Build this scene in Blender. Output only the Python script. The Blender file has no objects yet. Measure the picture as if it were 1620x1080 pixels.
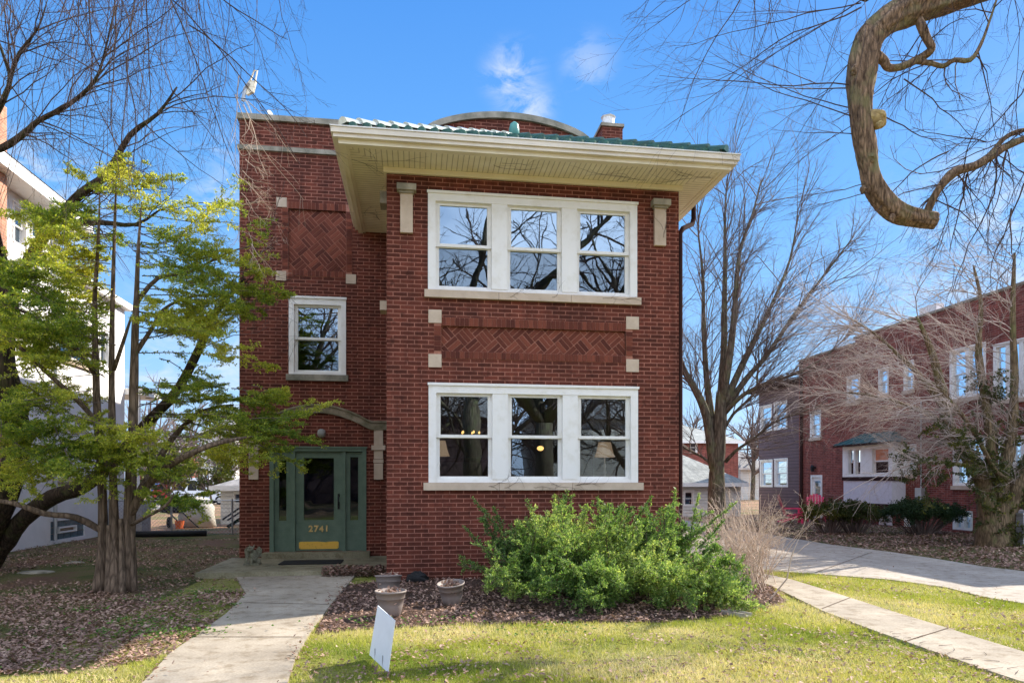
import bpy, math, random, bmesh
import numpy as np
from mathutils import Vector, Matrix
random.seed(7); rng = np.random.default_rng(7)
sc = bpy.context.scene; col = sc.collection
# ------------------------------------------------------------ camera frame (level camera, vertical shift)
F = 1080.0; HV = 762.0; ZC = 1.6; A = math.atan(154 / 1080); SA, CA = math.sin(A), math.cos(A)
def P(u, v, d):                       # a pixel of the photo at depth d -> a point of the place
    k = (u - 810) / F
    return Vector((d * (SA + k * CA), d * (CA - k * SA), ZC + (HV - v) / F * d))
def G(u, v, z=0.0):                   # a pixel on the ground -> x, y
    p = P(u, v, F * (ZC - z) / (v - HV)); return (p.x, p.y)
def XP(u, v, x):                      # a pixel on a wall of constant x -> y, z
    k = (u - 810) / F; d = x / (SA + k * CA); p = P(u, v, d); return (p.y, p.z)
def YP(u, v, y):
    k = (u - 810) / F; d = y / (CA - k * SA); p = P(u, v, d); return (p.x, p.z)

# ------------------------------------------------------------ materials
MATS = {}
def newmat(name, rough=0.8, spec=0.3):
    m = bpy.data.materials.new(name); m.use_nodes = True; nt = m.node_tree; MATS[name] = m
    b = nt.nodes['Principled BSDF']; b.inputs['Roughness'].default_value = rough
    b.inputs['Specular IOR Level'].default_value = spec
    return m, nt, b
def N(nt, t, **kw):
    n = nt.nodes.new(t)
    for k, v in kw.items():
        if k in n.inputs: n.inputs[k].default_value = v
        else: setattr(n, k, v)
    return n
def ramp(nt, fac, stops):
    r = nt.nodes.new('ShaderNodeValToRGB'); e = r.color_ramp.elements
    while len(e) < len(stops): e.new(0.5)
    for i, (p, c) in enumerate(stops): e[i].position = p; e[i].color = (*c, 1)
    nt.links.new(fac, r.inputs[0]); return r.outputs[0]
def mixc(nt, fac, a, b, mode='MIX'):
    m = nt.nodes.new('ShaderNodeMix'); m.data_type = 'RGBA'; m.blend_type = mode
    for s, v in ((0, fac), (6, a), (7, b)):
        if isinstance(v, (int, float)): m.inputs[s].default_value = v
        elif isinstance(v, tuple): m.inputs[s].default_value = (*v, 1)
        else: nt.links.new(v, m.inputs[s])
    return m.outputs[2]
def bump(nt, b, h, s=0.3, d=0.01):
    n = N(nt, 'ShaderNodeBump', Strength=s, Distance=d); nt.links.new(h, n.inputs['Height']); nt.links.new(n.outputs[0], b.inputs['Normal'])
def noise(nt, co, scale, detail=5, rough=0.6):
    n = N(nt, 'ShaderNodeTexNoise', Scale=scale, Detail=detail, Roughness=rough)
    nt.links.new(co, n.inputs['Vector']); return n.outputs[0]
def coord(nt, kind='Object'):
    return nt.nodes.new('ShaderNodeTexCoord').outputs[kind]
def plain(name, c, rough=0.7, var=0.25, scale=6, bs=0.15, spec=0.3, c2=None, metal=0, stops=(0.3, 0.7), bscale=None, coat=0):
    m, nt, b = newmat(name, rough, spec); co = coord(nt)
    n = noise(nt, co, scale)
    lo = c2 or tuple(x * (1 - var) for x in c)
    nt.links.new(ramp(nt, n, [(stops[0], lo), (stops[1], c)]), b.inputs['Base Color'])
    if bs: bump(nt, b, noise(nt, co, bscale or scale * 8), bs)
    b.inputs['Metallic'].default_value = metal; b.inputs['Coat Weight'].default_value = coat
    return m
def brickmat(name, c1, c2, mortar, bw=0.229, rh=0.07, ms=0.0065, streak=0.35):
    m, nt, b = newmat(name, 0.85, 0.25); uv = coord(nt, 'UV')
    n2 = noise(nt, uv, 9, 3)
    t = N(nt, 'ShaderNodeTexBrick', Scale=1.0, **{'Brick Width': bw, 'Row Height': rh, 'Mortar Size': ms, 'Mortar Smooth': 0.25, 'Bias': 0.0})
    t.offset = 0.5
    va = nt.nodes.new('ShaderNodeVectorMath'); va.operation = 'MULTIPLY_ADD'
    wn = N(nt, 'ShaderNodeTexNoise', Scale=14.0, Detail=2.0); nt.links.new(uv, wn.inputs['Vector'])
    nt.links.new(wn.outputs['Color'], va.inputs[0]); va.inputs[1].default_value = (0.006, 0.006, 0); nt.links.new(uv, va.inputs[2])
    nt.links.new(va.outputs[0], t.inputs['Vector'])
    t.inputs['Color1'].default_value = (*c1, 1); t.inputs['Color2'].default_value = (*c2, 1); t.inputs['Mortar'].default_value = (*mortar, 1)
    big = noise(nt, uv, 0.9, 6, 0.65)
    f = mixc(nt, 1.0, t.outputs['Color'], ramp(nt, big, [(0.3, (1 - streak,) * 3), (0.72, (1.12, 1.08, 1.08))]), 'MULTIPLY')
    mps = nt.nodes.new('ShaderNodeMapping'); mps.inputs['Scale'].default_value = (2.6, 0.35, 1); nt.links.new(uv, mps.inputs[0])
    f = mixc(nt, 1.0, f, ramp(nt, noise(nt, mps.outputs[0], 1.6, 6, 0.7), [(0.34, (0.66, 0.66, 0.68)), (0.52, (1, 1, 1)), (0.75, (1.12, 1.1, 1.08))]), 'MULTIPLY')
    fine = noise(nt, uv, 90, 3)
    f = mixc(nt, 0.55, f, mixc(nt, 1.0, f, ramp(nt, fine, [(0.3, (0.55,) * 3), (0.7, (1.3,) * 3)]), 'MULTIPLY'))
    sp = noise(nt, uv, 6.3, 2)
    f = mixc(nt, ramp(nt, sp, [(0.60, (0, 0, 0)), (0.72, (0.6,) * 3)]), f, tuple(x * 0.45 for x in c1))
    nt.links.new(f, b.inputs['Base Color'])
    mm = nt.nodes.new('ShaderNodeMath'); mm.operation = 'MULTIPLY_ADD'; nt.links.new(fine, mm.inputs[0]); mm.inputs[1].default_value = 0.25
    inv = nt.nodes.new('ShaderNodeMath'); inv.operation = 'SUBTRACT'; inv.inputs[0].default_value = 1; nt.links.new(t.outputs['Fac'], inv.inputs[1])
    nt.links.new(inv.outputs[0], mm.inputs[2]); bump(nt, b, mm.outputs[0], 0.7, 0.008)
    return m
def rndmat(name, stops, rough=0.7, trans=0.35, spec=0.25, tint=1.6):
    m, nt, b = newmat(name, rough, spec)
    a = nt.nodes.new('ShaderNodeAttribute'); a.attribute_name = 'rnd'
    c = ramp(nt, a.outputs['Fac'], stops); nt.links.new(c, b.inputs['Base Color'])
    if trans:
        t = nt.nodes.new('ShaderNodeBsdfTranslucent'); x = nt.nodes.new('ShaderNodeMixShader'); x.inputs[0].default_value = trans
        nt.links.new(mixc(nt, 1.0, c, (tint, tint, tint * 0.6), 'MULTIPLY'), t.inputs[0])
        nt.links.new(b.outputs[0], x.inputs[1]); nt.links.new(t.outputs[0], x.inputs[2])
        nt.links.new(x.outputs[0], nt.nodes['Material Output'].inputs[0])
    return m
def glassmat(name, refl, tint, wav=0.0):
    m, nt, b = newmat(name); nt.nodes.remove(b)
    t = N(nt, 'ShaderNodeBsdfTransparent', Color=(*tint, 1)); g = N(nt, 'ShaderNodeBsdfGlossy', Color=(0.66, 0.84, 1, 1), Roughness=0.0)
    f = N(nt, 'ShaderNodeFresnel', IOR=1.5); mr = N(nt, 'ShaderNodeMapRange'); nt.links.new(f.outputs[0], mr.inputs[0])
    mr.inputs[1].default_value = 0.04; mr.inputs[2].default_value = 1; mr.inputs[3].default_value = refl; mr.inputs[4].default_value = 1
    if wav:
        bn = N(nt, 'ShaderNodeBump', Strength=wav, Distance=0.02); nt.links.new(noise(nt, coord(nt), 2.2, 1), bn.inputs['Height']); nt.links.new(bn.outputs[0], g.inputs['Normal'])
    x = nt.nodes.new('ShaderNodeMixShader'); nt.links.new(mr.outputs[0], x.inputs[0]); nt.links.new(t.outputs[0], x.inputs[1]); nt.links.new(g.outputs[0], x.inputs[2])
    nt.links.new(x.outputs[0], nt.nodes['Material Output'].inputs[0]); return m
def stripemat(name, c, dark, w, axis, rough=0.6, depth=0.5):
    m, nt, b = newmat(name, rough); uv = coord(nt, 'UV')
    s = nt.nodes.new('ShaderNodeSeparateXYZ'); nt.links.new(uv, s.inputs[0])
    d = nt.nodes.new('ShaderNodeMath'); d.operation = 'DIVIDE'; nt.links.new(s.outputs[axis], d.inputs[0]); d.inputs[1].default_value = w
    f = nt.nodes.new('ShaderNodeMath'); f.operation = 'FRACT'; nt.links.new(d.outputs[0], f.inputs[0])
    st = ramp(nt, f.outputs[0], [(0.0, (0, 0, 0)), (0.12, (1, 1, 1)), (0.88, (1, 1, 1)), (1.0, (0, 0, 0))])
    n = noise(nt, uv, 3, 6)
    cc = mixc(nt, 1.0, mixc(nt, st, dark, c), ramp(nt, n, [(0.3, (0.85, 0.82, 0.75)), (0.7, (1, 1, 1))]), 'MULTIPLY')
    nt.links.new(cc, b.inputs['Base Color']); bump(nt, b, st, depth, 0.01); return m

brick = brickmat('red_brick', (0.098, 0.026, 0.015), (0.185, 0.048, 0.028), (0.38, 0.155, 0.105), ms=0.0085)
brick2 = brickmat('neighbour_brick', (0.20, 0.05, 0.036), (0.36, 0.10, 0.068), (0.33, 0.2, 0.17))
brick_tan = brickmat('tan_brick', (0.55, 0.25, 0.15), (0.65, 0.33, 0.2), (0.6, 0.45, 0.35))
soldier = brickmat('soldier_brick', (0.135, 0.026, 0.022), (0.225, 0.048, 0.037), (0.42, 0.165, 0.13), bw=0.07, rh=0.25)
mortar = plain('mortar', (0.44, 0.19, 0.13), 0.95, 0.3, 20)
m_loosebrick = rndmat('panel_brick', [(0, (0.085, 0.022, 0.014)), (0.5, (0.145, 0.038, 0.022)), (1, (0.21, 0.058, 0.033))], 0.85, 0)
stone = plain('limestone', (0.64, 0.51, 0.385), 0.85, 0.2, 3, 0.25, c2=(0.47, 0.36, 0.26), bscale=60)
stone_dk = plain('weathered_stone', (0.42, 0.37, 0.29), 0.9, 0.5, 4, 0.4, c2=(0.16, 0.15, 0.11), bscale=40)
stone_moss = plain('mossy_limestone', (0.33, 0.26, 0.18), 0.9, 0.5, 5, 0.4, c2=(0.12, 0.11, 0.06), bscale=40)
white = plain('white_paint', (0.84, 0.81, 0.76), 0.5, 0.14, 5, 0.08, c2=(.74, .70, .62), stops=(.25, .5))
cream = plain('cream_paint', (0.86, 0.78, 0.60), 0.5, 0.12, 2, 0.05, c2=(0.74, 0.64, 0.46))
soffit_x = stripemat('beadboard_front', (0.90, 0.82, 0.63), (0.42, 0.34, 0.22), 0.085, 0)
soffit_y = stripemat('beadboard_side', (0.90, 0.82, 0.63), (0.42, 0.34, 0.22), 0.085, 1)
gutter_m = plain('gutter_paint', (0.80, 0.71, 0.58), 0.45, 0.15, 2, 0.03)
tile_m = plain('glazed_green_tile', (0.035, 0.13, 0.095), 0.42, 0.5, 5, 0.1, spec=0.35, c2=(0.02, 0.065, 0.05))
tile_glare = plain('sun_glare_tile', (0.66, 0.68, 0.56), 0.16, 0.3, 5, 0.1, spec=0.8, coat=1.0)  # left hip caps: sun glare painted in as a pale base colour
brown_m = plain('brown_metal', (0.05, 0.027, 0.024), 0.95, 0.2, 3, 0.02, spec=.03)
green_p = plain('green_paint', (0.145, 0.20, 0.14), 0.55, 0.22, 6, 0.12, c2=(0.10, 0.15, 0.105))
brass = plain('worn_brass', (0.85, 0.52, 0.10), 0.32, 0.6, 14, 0.1, metal=0.75, c2=(0.45, 0.27, 0.06), stops=(0.2, 0.45))
gold_n = plain('gold_number', (0.75, 0.52, 0.2), 0.4, 0.4, 10, 0, metal=0.4)
blackm = plain('black_iron', (0.015, 0.015, 0.017), 0.45, 0.2, 5, 0.05)
conc = None
def concmat(name, c, c2, crack=True):
    m, nt, b = newmat(name, 0.9, 0.2); co = coord(nt)
    n = noise(nt, co, 1.1, 8, 0.65); f = noise(nt, co, 45, 4)
    cc = ramp(nt, n, [(0.3, c2), (0.65, c)])
    cc = mixc(nt, 1.0, cc, ramp(nt, f, [(0.3, (0.78,) * 3), (0.75, (1.1,) * 3)]), 'MULTIPLY')
    n3 = noise(nt, co, 5.5, 6, 0.7)
    cc = mixc(nt, 1.0, cc, ramp(nt, n3, [(0.36, (0.7, 0.66, 0.6)), (0.5, (1, 1, 1))]), 'MULTIPLY')
    nt.links.new(cc, b.inputs['Base Color']); bump(nt, b, f, 0.3, 0.004); return m
conc = concmat('concrete', (0.47, 0.40, 0.31), (0.28, 0.235, 0.18))
conc_m = concmat('mossy_concrete', (0.33, 0.29, 0.19), (0.17, 0.155, 0.09))
conc_d = concmat('driveway_concrete', (0.48, 0.42, 0.35), (0.33, 0.285, 0.235))
bark = None
def barkmat(name, c, c2, sc_=1.0, moss=None, rot=None):
    m, nt, b = newmat(name, 0.95, 0.15); co = coord(nt)
    mp = nt.nodes.new('ShaderNodeMapping'); mp.inputs['Scale'].default_value = (1, 1, 0.18); nt.links.new(co, mp.inputs[0])
    n = noise(nt, mp.outputs[0], 22 * sc_, 6, 0.7)
    w = N(nt, 'ShaderNodeTexVoronoi', Scale=16 * sc_); w.feature = 'DISTANCE_TO_EDGE'; nt.links.new(mp.outputs[0], w.inputs['Vector'])
    cc = ramp(nt, n, [(0.3, c2), (0.68, c)])
    e = ramp(nt, w.outputs[0], [(0.0, (0.35,) * 3), (0.22, (1, 1, 1))]); cc = mixc(nt, 0.8, cc, mixc(nt, 1.0, cc, e, 'MULTIPLY'))
    if moss: cc = mixc(nt, ramp(nt, noise(nt, co, 3, 4), [(0.5, (0, 0, 0)), (0.68, (0.7,) * 3)]), cc, moss)
    nt.links.new(cc, b.inputs['Base Color'])
    ad = nt.nodes.new('ShaderNodeMath'); nt.links.new(n, ad.inputs[0]); nt.links.new(w.outputs[0], ad.inputs[1]); bump(nt, b, ad.outputs[0], 1.0, 0.03); return m
bark_elm = barkmat('elm_bark', (0.48, 0.31, 0.19), (0.05, 0.03, 0.022), 1.1, (0.24, 0.22, 0.10))
bark_yew = barkmat('yew_bark', (0.30, 0.21, 0.145), (0.11, 0.075, 0.05), 1.0)
bark_dark = barkmat('dark_bark', (0.11, 0.075, 0.05), (0.035, 0.025, 0.02), 1.0, (0.09, 0.10, 0.03))
bark_grey = barkmat('grey_bark', (0.22, 0.175, 0.125), (0.09, 0.07, 0.05), 0.8, (0.16, 0.17, 0.08))
bark_pale = barkmat('pale_bark', (0.30, 0.21, 0.12), (0.12, 0.085, 0.05), 1.0, (0.14, 0.15, 0.05))
twig_dark = plain('twig_brown', (0.10, 0.065, 0.055), 0.9, 0.3, 3, 0)
twig_mid = plain('twig_grey', (0.19, 0.14, 0.12), 0.9, 0.3, 3, 0)
twig_pale = plain('twig_pale', (0.52, 0.42, 0.36), 0.85, 0.3, 3, 0)
twig_tan = plain('twig_tan', (0.66, 0.50, 0.38), 0.85, 0.3, 3, 0)
leaf_yew = rndmat('yew_needles', [(0, (0.05, 0.12, 0.02)), (0.35, (0.15, 0.23, 0.03)), (0.65, (0.38, 0.41, 0.05)), (1, (0.66, 0.60, 0.10))], 0.5, 0.48)
leaf_bush = rndmat('bush_needles', [(0, (0.035, 0.10, 0.028)), (0.35, (0.125, 0.23, 0.052)), (0.7, (0.34, 0.44, 0.12)), (1, (0.64, 0.64, 0.24))], 0.55, 0.40, 0.3)
leaf_ivy = rndmat('olive_leaves', [(0, (0.03, 0.05, 0.015)), (0.6, (0.08, 0.09, 0.02)), (1, (0.25, 0.22, 0.04))], 0.5, 0.3)
leaf_hedge = rndmat('hedge_leaves', [(0, (0.012, 0.03, 0.012)), (0.6, (0.03, 0.06, 0.02)), (1, (0.06, 0.09, 0.03))], 0.55, 0.2)
litter_m = rndmat('dead_leaves', [(0, (0.12, 0.07, 0.055)), (0.4, (0.27, 0.16, 0.125)), (0.75, (0.42, 0.27, 0.2)), (1, (0.60, 0.42, 0.31))], 0.75, 0.15, tint=1.1)
grass_m = rndmat('grass_blades', [(0, (0.17, 0.25, 0.025)), (0.28, (0.33, 0.38, 0.04)), (0.5, (0.52, 0.50, 0.11)), (0.72, (0.70, 0.60, 0.30)), (1, (0.82, 0.70, 0.46))], 0.6, 0.35, tint=1.1)
weed_m = rndmat('weed_leaves', [(0, (0.05, 0.12, 0.02)), (1, (0.16, 0.27, 0.05))], 0.5, 0.35)
glass_up = glassmat('window_glass', 0.32, (0.62, 0.64, 0.63), 0.06)
glass_lo = glassmat('screened_glass', 0.16, (0.5, 0.51, 0.5), 0.06)
glass_up2 = glassmat('window_glass_first', 0.27, (0.78, 0.78, 0.74), 0.06)
glass_lo2 = glassmat('screened_glass_first', 0.15, (0.68, 0.68, 0.64), 0.06)
glass_clear = glassmat('clear_glass', 0.08, (0.92, 0.93, 0.92))
glass_door = glassmat('door_glass', 0.06, (0.3, 0.3, 0.3), 0.1)
glass_dk = glassmat('dark_window_glass', 0.22, (0.25, 0.27, 0.28), 0.05)
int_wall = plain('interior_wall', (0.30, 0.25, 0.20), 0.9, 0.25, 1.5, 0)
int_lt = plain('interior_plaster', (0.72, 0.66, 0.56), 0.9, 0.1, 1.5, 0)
int_fl = plain('interior_floor', (0.16, 0.08, 0.04), 0.5, 0.25, 3, 0)
curtain_m = stripemat('curtain_cloth', (0.75, 0.66, 0.52), (0.5, 0.42, 0.32), 0.09, 1, 0.9, 1.0)
stucco = plain('white_stucco', (0.80, 0.78, 0.76), 0.95, 0.12, 2, 0.6, bscale=40)
stucco_l = plain('panel_stucco', (0.72, 0.68, 0.70), 0.95, 0.12, 8, 0.8, bscale=15)
siding_m = stripemat('brown_siding', (0.16, 0.105, 0.115), (0.05, 0.035, 0.035), 0.15, 1, 0.7, 0.8)
siding_w = stripemat('white_siding', (0.75, 0.73, 0.68), (0.4, 0.38, 0.35), 0.15, 1, 0.7, 0.8)
shingle = brickmat('shingles', (0.30, 0.32, 0.30), (0.40, 0.42, 0.38), (0.2, 0.2, 0.19), bw=0.3, rh=0.2, ms=0.008)
shingle_g = brickmat('grey_shingles', (0.34, 0.33, 0.32), (0.42, 0.41, 0.40), (0.24, 0.24, 0.23), bw=0.3, rh=0.2, ms=0.008)
teal_m = plain('teal_metal_roof', (0.05, 0.14, 0.14), 0.35, 0.3, 3, 0.05)
pot_m = plain('grey_brown_plastic', (0.30, 0.245, 0.215), 0.55, 0.18, 5, 0.08)
soil_m = plain('potting_soil', (0.17, 0.11, 0.07), 0.95, 0.5, 25, 0.8)
sign_m = plain('sign_plastic', (0.80, 0.82, 0.86), 0.5, 0.08, 4, 0)
steel_m = plain('galvanised_steel', (0.45, 0.45, 0.44), 0.4, 0.2, 5, 0, metal=0.6)
tarp_m = plain('grey_tarp', (0.60, 0.57, 0.50), 0.7, 0.3, 3, 0.5, bscale=8)
orange_m = plain('orange_plastic', (0.75, 0.17, 0.05), 0.5)
pink_m = plain('pink_plastic', (0.75, 0.05, 0.13), 0.45, 0.12)
red_m = plain('red_paint', (0.55, 0.04, 0.04), 0.4)
carwhite = plain('car_paint_white', (0.75, 0.77, 0.8), 0.25, 0.03, 2, 0, coat=0.5)
carblue = plain('car_paint_blue', (0.08, 0.16, 0.4), 0.25, 0.03, 2, 0, coat=0.5)
rubber = plain('rubber', (0.02, 0.02, 0.02), 0.8)
glassblock = plain('glass_block', (0.10, 0.17, 0.21), 0.15, 0.5, 9, 0.5, spec=0.6)
ac_m = stripemat('ac_casing', (0.30, 0.29, 0.30), (0.05, 0.05, 0.05), 0.04, 1, 0.5)
statue_m = plain('mossy_stone', (0.30, 0.28, 0.20), 0.95, 0.5, 18, 0.9, c2=(0.10, 0.10, 0.06))
def emis(name, c, s):
    m, nt, b = newmat(name); b.inputs['Base Color'].default_value = (*c, 1); b.inputs['Emission Color'].default_value = (*c, 1); b.inputs['Emission Strength'].default_value = s; return m
shade_m = emis('lamp_shade_cloth', (0.85, 0.62, 0.42), 0.1)
bulb_m = emis('warm_bulb', (1.0, 0.6, 0.2), .8)

# ------------------------------------------------------------ mesh building
def tagit(o, label=None, cat=None, group=None, kind=None):
    if label: o['label'] = label
    if cat: o['category'] = cat
    if group: o['group'] = group
    if kind: o['kind'] = kind
    return o
def empty(name, loc, label, cat, group=None):
    o = bpy.data.objects.new(name, None); col.objects.link(o); o.location = loc; o.empty_display_size = 0.2
    return tagit(o, label, cat, group)
def world_loc(o):
    l = Vector(o.location)
    while o.parent: o = o.parent; l += Vector(o.location)
    return l
def link(name, me, parent):
    o = bpy.data.objects.new(name, me); col.objects.link(o)
    if parent is not None:
        o.parent = parent
        me.transform(Matrix.Translation(-world_loc(parent)))
    return o
def uvbox(me):
    n = len(me.loops)
    if not n: return
    vi = np.empty(n, 'i'); me.loops.foreach_get('vertex_index', vi)
    co = np.empty(len(me.vertices) * 3, 'f'); me.vertices.foreach_get('co', co); co = co.reshape(-1, 3)
    nm = np.empty(len(me.polygons) * 3, 'f'); me.polygons.foreach_get('normal', nm); nm = np.abs(nm.reshape(-1, 3))
    lt = np.empty(len(me.polygons), 'i'); me.polygons.foreach_get('loop_total', lt)
    ax = np.repeat(np.argmax(nm, 1), lt); c = co[vi]
    uv = np.where((ax == 0)[:, None], c[:, [1, 2]], np.where((ax == 1)[:, None], c[:, [0, 2]], c[:, [0, 1]]))
    l = me.uv_layers.new(name='UVMap'); l.data.foreach_set('uv', uv.astype('f').ravel())
class MB:
    def __init__(s, T=None): s.v = []; s.f = []; s.T = T; s.r = []
    def pt(s, p):
        p = tuple(p); s.v.append(s.T(*p) if s.T else p); return len(s.v) - 1
    def poly(s, pts, r=None): s.f.append([s.pt(p) for p in pts]); s.r.append(r)
    def box(s, x0, x1, y0, y1, z0, z1, r=None):
        i = [s.pt(p) for p in ((x0, y0, z0), (x1, y0, z0), (x1, y1, z0), (x0, y1, z0), (x0, y0, z1), (x1, y0, z1), (x1, y1, z1), (x0, y1, z1))]
        for q in ((0, 3, 2, 1), (4, 5, 6, 7), (0, 1, 5, 4), (1, 2, 6, 5), (2, 3, 7, 6), (3, 0, 4, 7)): s.f.append([i[k] for k in q]); s.r.append(r)
        return s
    def prism(s, poly, y0, y1, r=None):       # poly in (x,z), extruded in y
        a = [s.pt((x, y0, z)) for x, z in poly]; b = [s.pt((x, y1, z)) for x, z in poly]; n = len(poly)
        s.f.append(a[::-1]); s.f.append(b)
        for k in range(n): s.f.append([a[k], a[(k + 1) % n], b[(k + 1) % n], b[k]])
        s.r += [r] * (n + 2); return s
    def tube(s, pts, rad, n=6, cap=True, lump=0.0):
        pts = [Vector(p) for p in pts]; m = len(pts)
        if isinstance(rad, (int, float)): rad = [rad] * m
        t = (pts[1] - pts[0]).normalized(); up = Vector((0, 0, 1)) if abs(t.z) < 0.9 else Vector((1, 0, 0))
        a = t.cross(up).normalized(); base = len(s.v)
        for k in range(m):
            t = (pts[min(k + 1, m - 1)] - pts[max(k - 1, 0)]); t = t.normalized() if t.length > 1e-9 else Vector((0, 0, 1))
            a = (a - t * a.dot(t)); a = a.normalized() if a.length > 1e-6 else t.orthogonal().normalized(); b = t.cross(a)
            for j in range(n):
                q = 2 * math.pi * j / n; rr = rad[k] * (1 + (random.uniform(-lump, lump) if lump else 0))
                s.pt(pts[k] + a * (math.cos(q) * rr) + b * (math.sin(q) * rr))
        for k in range(m - 1):
            for j in range(n):
                x = base + k * n + j; y = base + k * n + (j + 1) % n
                s.f.append([x, y, y + n, x + n]); s.r.append(None)
        if cap:
            s.f.append([base + j for j in range(n)][::-1]); s.f.append([base + (m - 1) * n + j for j in range(n)]); s.r += [None, None]
        return s
    def lathe(s, c, prof, n=24, squash=1.0, wob=0.0):
        base = len(s.v); m = len(prof)
        for r, z in prof:
            for j in range(n):
                q = 2 * math.pi * j / n; rr = r * (1 + wob * math.sin(q * 5 + z * 9) + wob * random.uniform(-.5, .5))
                s.pt((c[0] + math.cos(q) * rr, c[1] + math.sin(q) * rr * squash, c[2] + z))
        for k in range(m - 1):
            for j in range(n):
                x = base + k * n + j; y = base + k * n + (j + 1) % n; s.f.append([x, y, y + n, x + n]); s.r.append(None)
        s.f.append([base + j for j in range(n)][::-1]); s.f.append([base + (m - 1) * n + j for j in range(n)]); s.r += [None, None]
        return s
    def ball(s, c, r, n=10, wob=0.05, rot=None):
        prof = []; base = len(s.v); m = n
        R = rot or Matrix.Identity(3)
        for i in range(1, m):
            th = math.pi * i / m
            for j in range(n):
                q = 2 * math.pi * j / n; w = 1 + random.uniform(-wob, wob)
                s.pt(Vector(c) + R @ Vector((math.sin(th) * math.cos(q) * r[0] * w, math.sin(th) * math.sin(q) * r[1] * w, math.cos(th) * r[2] * w)))
        t0 = s.pt(Vector(c) + R @ Vector((0, 0, r[2]))); t1 = s.pt(Vector(c) + R @ Vector((0, 0, -r[2])))
        for i in range(m - 2):
            for j in range(n):
                x = base + i * n + j; y = base + i * n + (j + 1) % n; s.f.append([x, x + n, y + n, y]); s.r.append(None)
        for j in range(n):
            s.f.append([t0, base + j, base + (j + 1) % n]); s.f.append([t1, base + (m - 2) * n + (j + 1) % n, base + (m - 2) * n + j]); s.r += [None, None]
        return s
    def build(s, name, mat, parent=None, smooth=False, fix=False):
        me = bpy.data.meshes.new(name); me.from_pydata([tuple(p) for p in s.v], [], s.f); me.update()
        if fix:
            bm = bmesh.new(); bm.from_mesh(me); bmesh.ops.recalc_face_normals(bm, faces=bm.faces); bm.to_mesh(me); bm.free()
        uvbox(me)
        if any(x is not None for x in s.r):
            a = me.attributes.new('rnd', 'FLOAT', 'FACE'); a.data.foreach_set('value', [x or 0.0 for x in s.r])
        me.materials.append(mat)
        if smooth: me.polygons.foreach_set('use_smooth', [True] * len(me.polygons))
        return link(name, me, parent)
def fast(name, V, nper, mat, parent=None, rnd=None):
    """V: (n, nper, 3) separate faces"""
    V = np.ascontiguousarray(V, 'f'); n = V.shape[0]; me = bpy.data.meshes.new(name)
    me.vertices.add(n * nper); me.vertices.foreach_set('co', V.ravel()); me.loops.add(n * nper)
    me.loops.foreach_set('vertex_index', np.arange(n * nper, dtype='i')); me.polygons.add(n)
    me.polygons.foreach_set('loop_start', np.arange(0, n * nper, nper, dtype='i')); me.update(calc_edges=True)
    if rnd is not None:
        a = me.attributes.new('rnd', 'FLOAT', 'FACE'); a.data.foreach_set('value', np.clip(rnd, 0, 1).astype('f'))
    me.materials.append(mat); return link(name, me, parent)
def Tx(X, s=1): return lambda a, b, z: (X + s * b, a, z)       # a along y, b inward
def Ty(Y, s=1): return lambda a, b, z: (a, Y + s * b, z)
def wall(mb, a0, a1, z0, z1, holes, depth=0.2):
    xs = sorted({a0, a1, *[h[0] for h in holes], *[h[1] for h in holes]}); zs = sorted({z0, z1, *[h[2] for h in holes], *[h[3] for h in holes]})
    for i in range(len(xs) - 1):
        for j in range(len(zs) - 1):
            cx = (xs[i] + xs[i + 1]) / 2; cz = (zs[j] + zs[j + 1]) / 2
            if any(h[0] < cx < h[1] and h[2] < cz < h[3] for h in holes): continue
            mb.poly([(xs[i], 0, zs[j]), (xs[i + 1], 0, zs[j]), (xs[i + 1], 0, zs[j + 1]), (xs[i], 0, zs[j + 1])])
    for h in holes:
        p = [(h[0], h[2]), (h[1], h[2]), (h[1], h[3]), (h[0], h[3])]
        for k in range(4):
            a, b = p[k], p[(k + 1) % 4]; mb.poly([(a[0], 0, a[1]), (b[0], 0, b[1]), (b[0], depth, b[1]), (a[0], depth, a[1])])
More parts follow.
